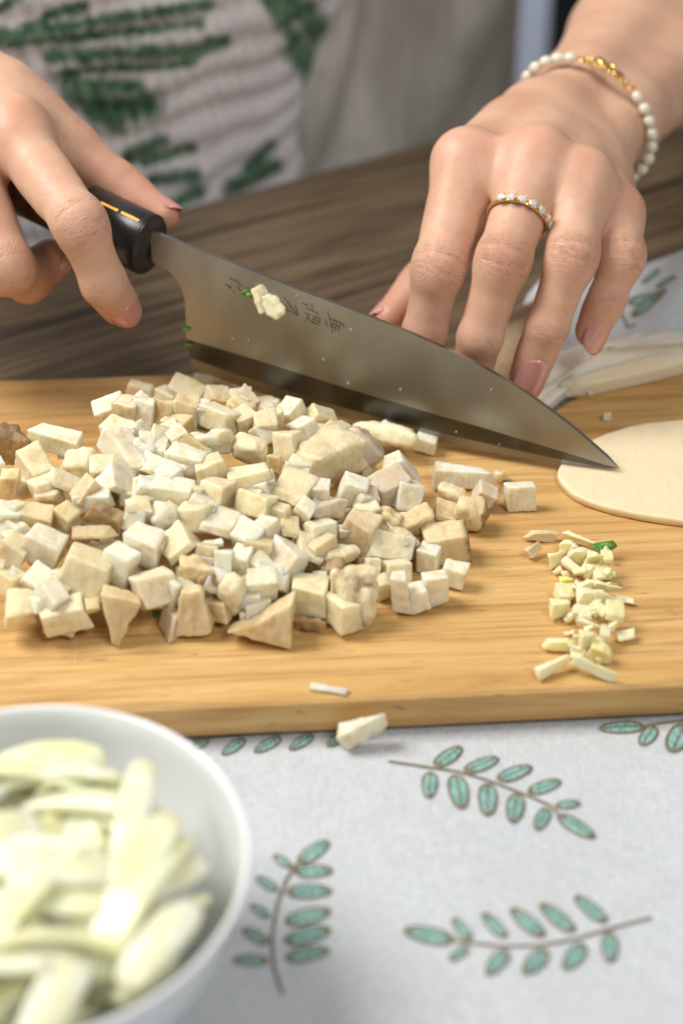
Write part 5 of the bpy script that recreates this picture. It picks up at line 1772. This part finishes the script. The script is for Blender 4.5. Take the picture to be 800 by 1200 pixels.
bowl = link_mesh('bowl', vv, ff, M['porcelain'])
b2 = bmesh.new(); b2.from_mesh(bowl.data); bmesh.ops.remove_doubles(b2, verts=b2.verts[:], dist=1e-6); bmesh.ops.recalc_face_normals(b2, faces=b2.faces[:]); b2.to_mesh(bowl.data); b2.free()
bowl.location = (BCX, BCY, BZ)
m_ = bowl.modifiers.new('s', 'SUBSURF'); m_.levels = 1; m_.render_levels = 1
tag(bowl, 'white porcelain bowl of sliced onion in the front left corner', 'bowl')


def onion(center, R, ang, yaw, tilt, wid, th, label, tint=(1, 1, 1)):
    n, m = 28, 12
    vv, ff = [], []
    for i in range(n + 1):
        a = (i / n - 0.5) * ang
        tap = math.sin(math.pi * (0.03 + 0.94 * i / n)) ** 0.32
        for j in range(m):
            b = 2 * math.pi * j / m
            u = math.copysign(abs(math.cos(b)) ** 0.45, math.cos(b)) * wid / 2 * tap; t = math.copysign(abs(math.sin(b)) ** 0.5, math.sin(b)) * th / 2 * (0.5 + 0.5 * tap)
            rr = R + t + 0.0006 * mnoise.noise(Vector((i * 0.3, j, R * 900)))
            vv.append(Vector((rr * math.sin(a), u, rr * math.cos(a) - R)))
    for i in range(n):
        for j in range(m): ff.append((i * m + j, i * m + (j + 1) % m, (i + 1) * m + (j + 1) % m, (i + 1) * m + j))
    ff.append(tuple(range(m))[::-1]); ff.append(tuple(n * m + j for j in range(m)))
    o = link_mesh('onion_slice', vv, ff, M['onion'])
    o.location = center; o.rotation_euler = (tilt, rng.uniform(-.2, .2), yaw)
    o.color = (*tint, 1)
    return tag(o, label, 'onion slice', 'onion slices piled in the bowl')


rng = random.Random(21)


def bowl_r(z):
    zz = min(max(z - BZ, 0.008), 0.060)
    return float(np.interp(zz, [0.008, 0.009, 0.016, 0.029, 0.044, 0.058, 0.060], [0.004, 0.024, 0.038, 0.048, 0.0545, 0.0578, 0.0585]))


ONION_TINTS = ((1, 1, 1), (1, 0.98, 0.85), (0.98, 1, 0.9), (1.03, 1.05, 1.1))
lcount = [0] * 6
for i in range(2400):
    lay = i // 400
    if lcount[lay] >= (24, 26, 26, 24, 24, 20)[lay]: continue
    z = BZ + 0.017 + 0.0098 * lay + rng.uniform(-0.002, 0.003)
    Ro, an = rng.uniform(0.030, 0.045), rng.uniform(0.9, 1.35)
    if lay < 3: an *= 0.62
    ln = Ro * an; yw = rng.uniform(0, 3.14)
    a, r = rng.uniform(0, 6.28), math.sqrt(rng.random()) * 0.053
    if r > 0.022: yw = a + math.pi / 2 + rng.uniform(-0.45, 0.45)
    x, y = r * math.cos(a), r * math.sin(a)
    lim = (bowl_r(z - 0.004) - 0.0015) if lay < 5 else 0.050
    if any(math.hypot(x + s_ * ln / 2 * math.cos(yw) + q_ * 0.006 * math.sin(yw), y + s_ * ln / 2 * math.sin(yw) - q_ * 0.006 * math.cos(yw)) > lim for s_ in (-1, 1) for q_ in (-1, 1)): continue
    onion((BCX + x, BCY + y, z), Ro, an, yw, rng.uniform(-0.75, 0.75), rng.uniform(0.0085, 0.0145), rng.uniform(0.0020, 0.0029), 'pale yellow onion slice in the pile inside the white bowl', rng.choice(ONION_TINTS))
    lcount[lay] += 1
SPEC = [(140, 1050, 0.050, 1.05, 35, 0.2, 0.014, 'broad white onion slice curving diagonally across the bowl'), (190, 1100, 0.040, 0.8, 60, 0.3, 0.011, 'narrow onion slice leaning on the right wall of the bowl'),
        (120, 940, 0.045, 1.0, -12, -0.4, 0.012, 'onion slice lying across the back of the bowl'), (55, 1010, 0.04, 1.1, 20, 0.1, 0.013, None), (75, 1150, 0.040, 1.1, 75, 0.4, 0.012, None), (60, 905, 0.042, 1.0, 10, -0.6, 0.011, None)]
for px, py, R, ang, yaw, tilt, wid, lab in SPEC:
    P = Zp(px, py, BZ + 0.063)
    onion(P, R, ang, rad(yaw), tilt, wid, 0.0038, lab or 'pale yellow onion slice in the pile inside the white bowl', (1.06, 1.07, 1.15))
g = green_bit(224, 1005, 22, 12, 'green onion end near the right rim inside the bowl', P=Zp(222, 1003, BZ + 0.058), ang=1.2)
g.color = (2.2, 1.8, 1.5, 1)
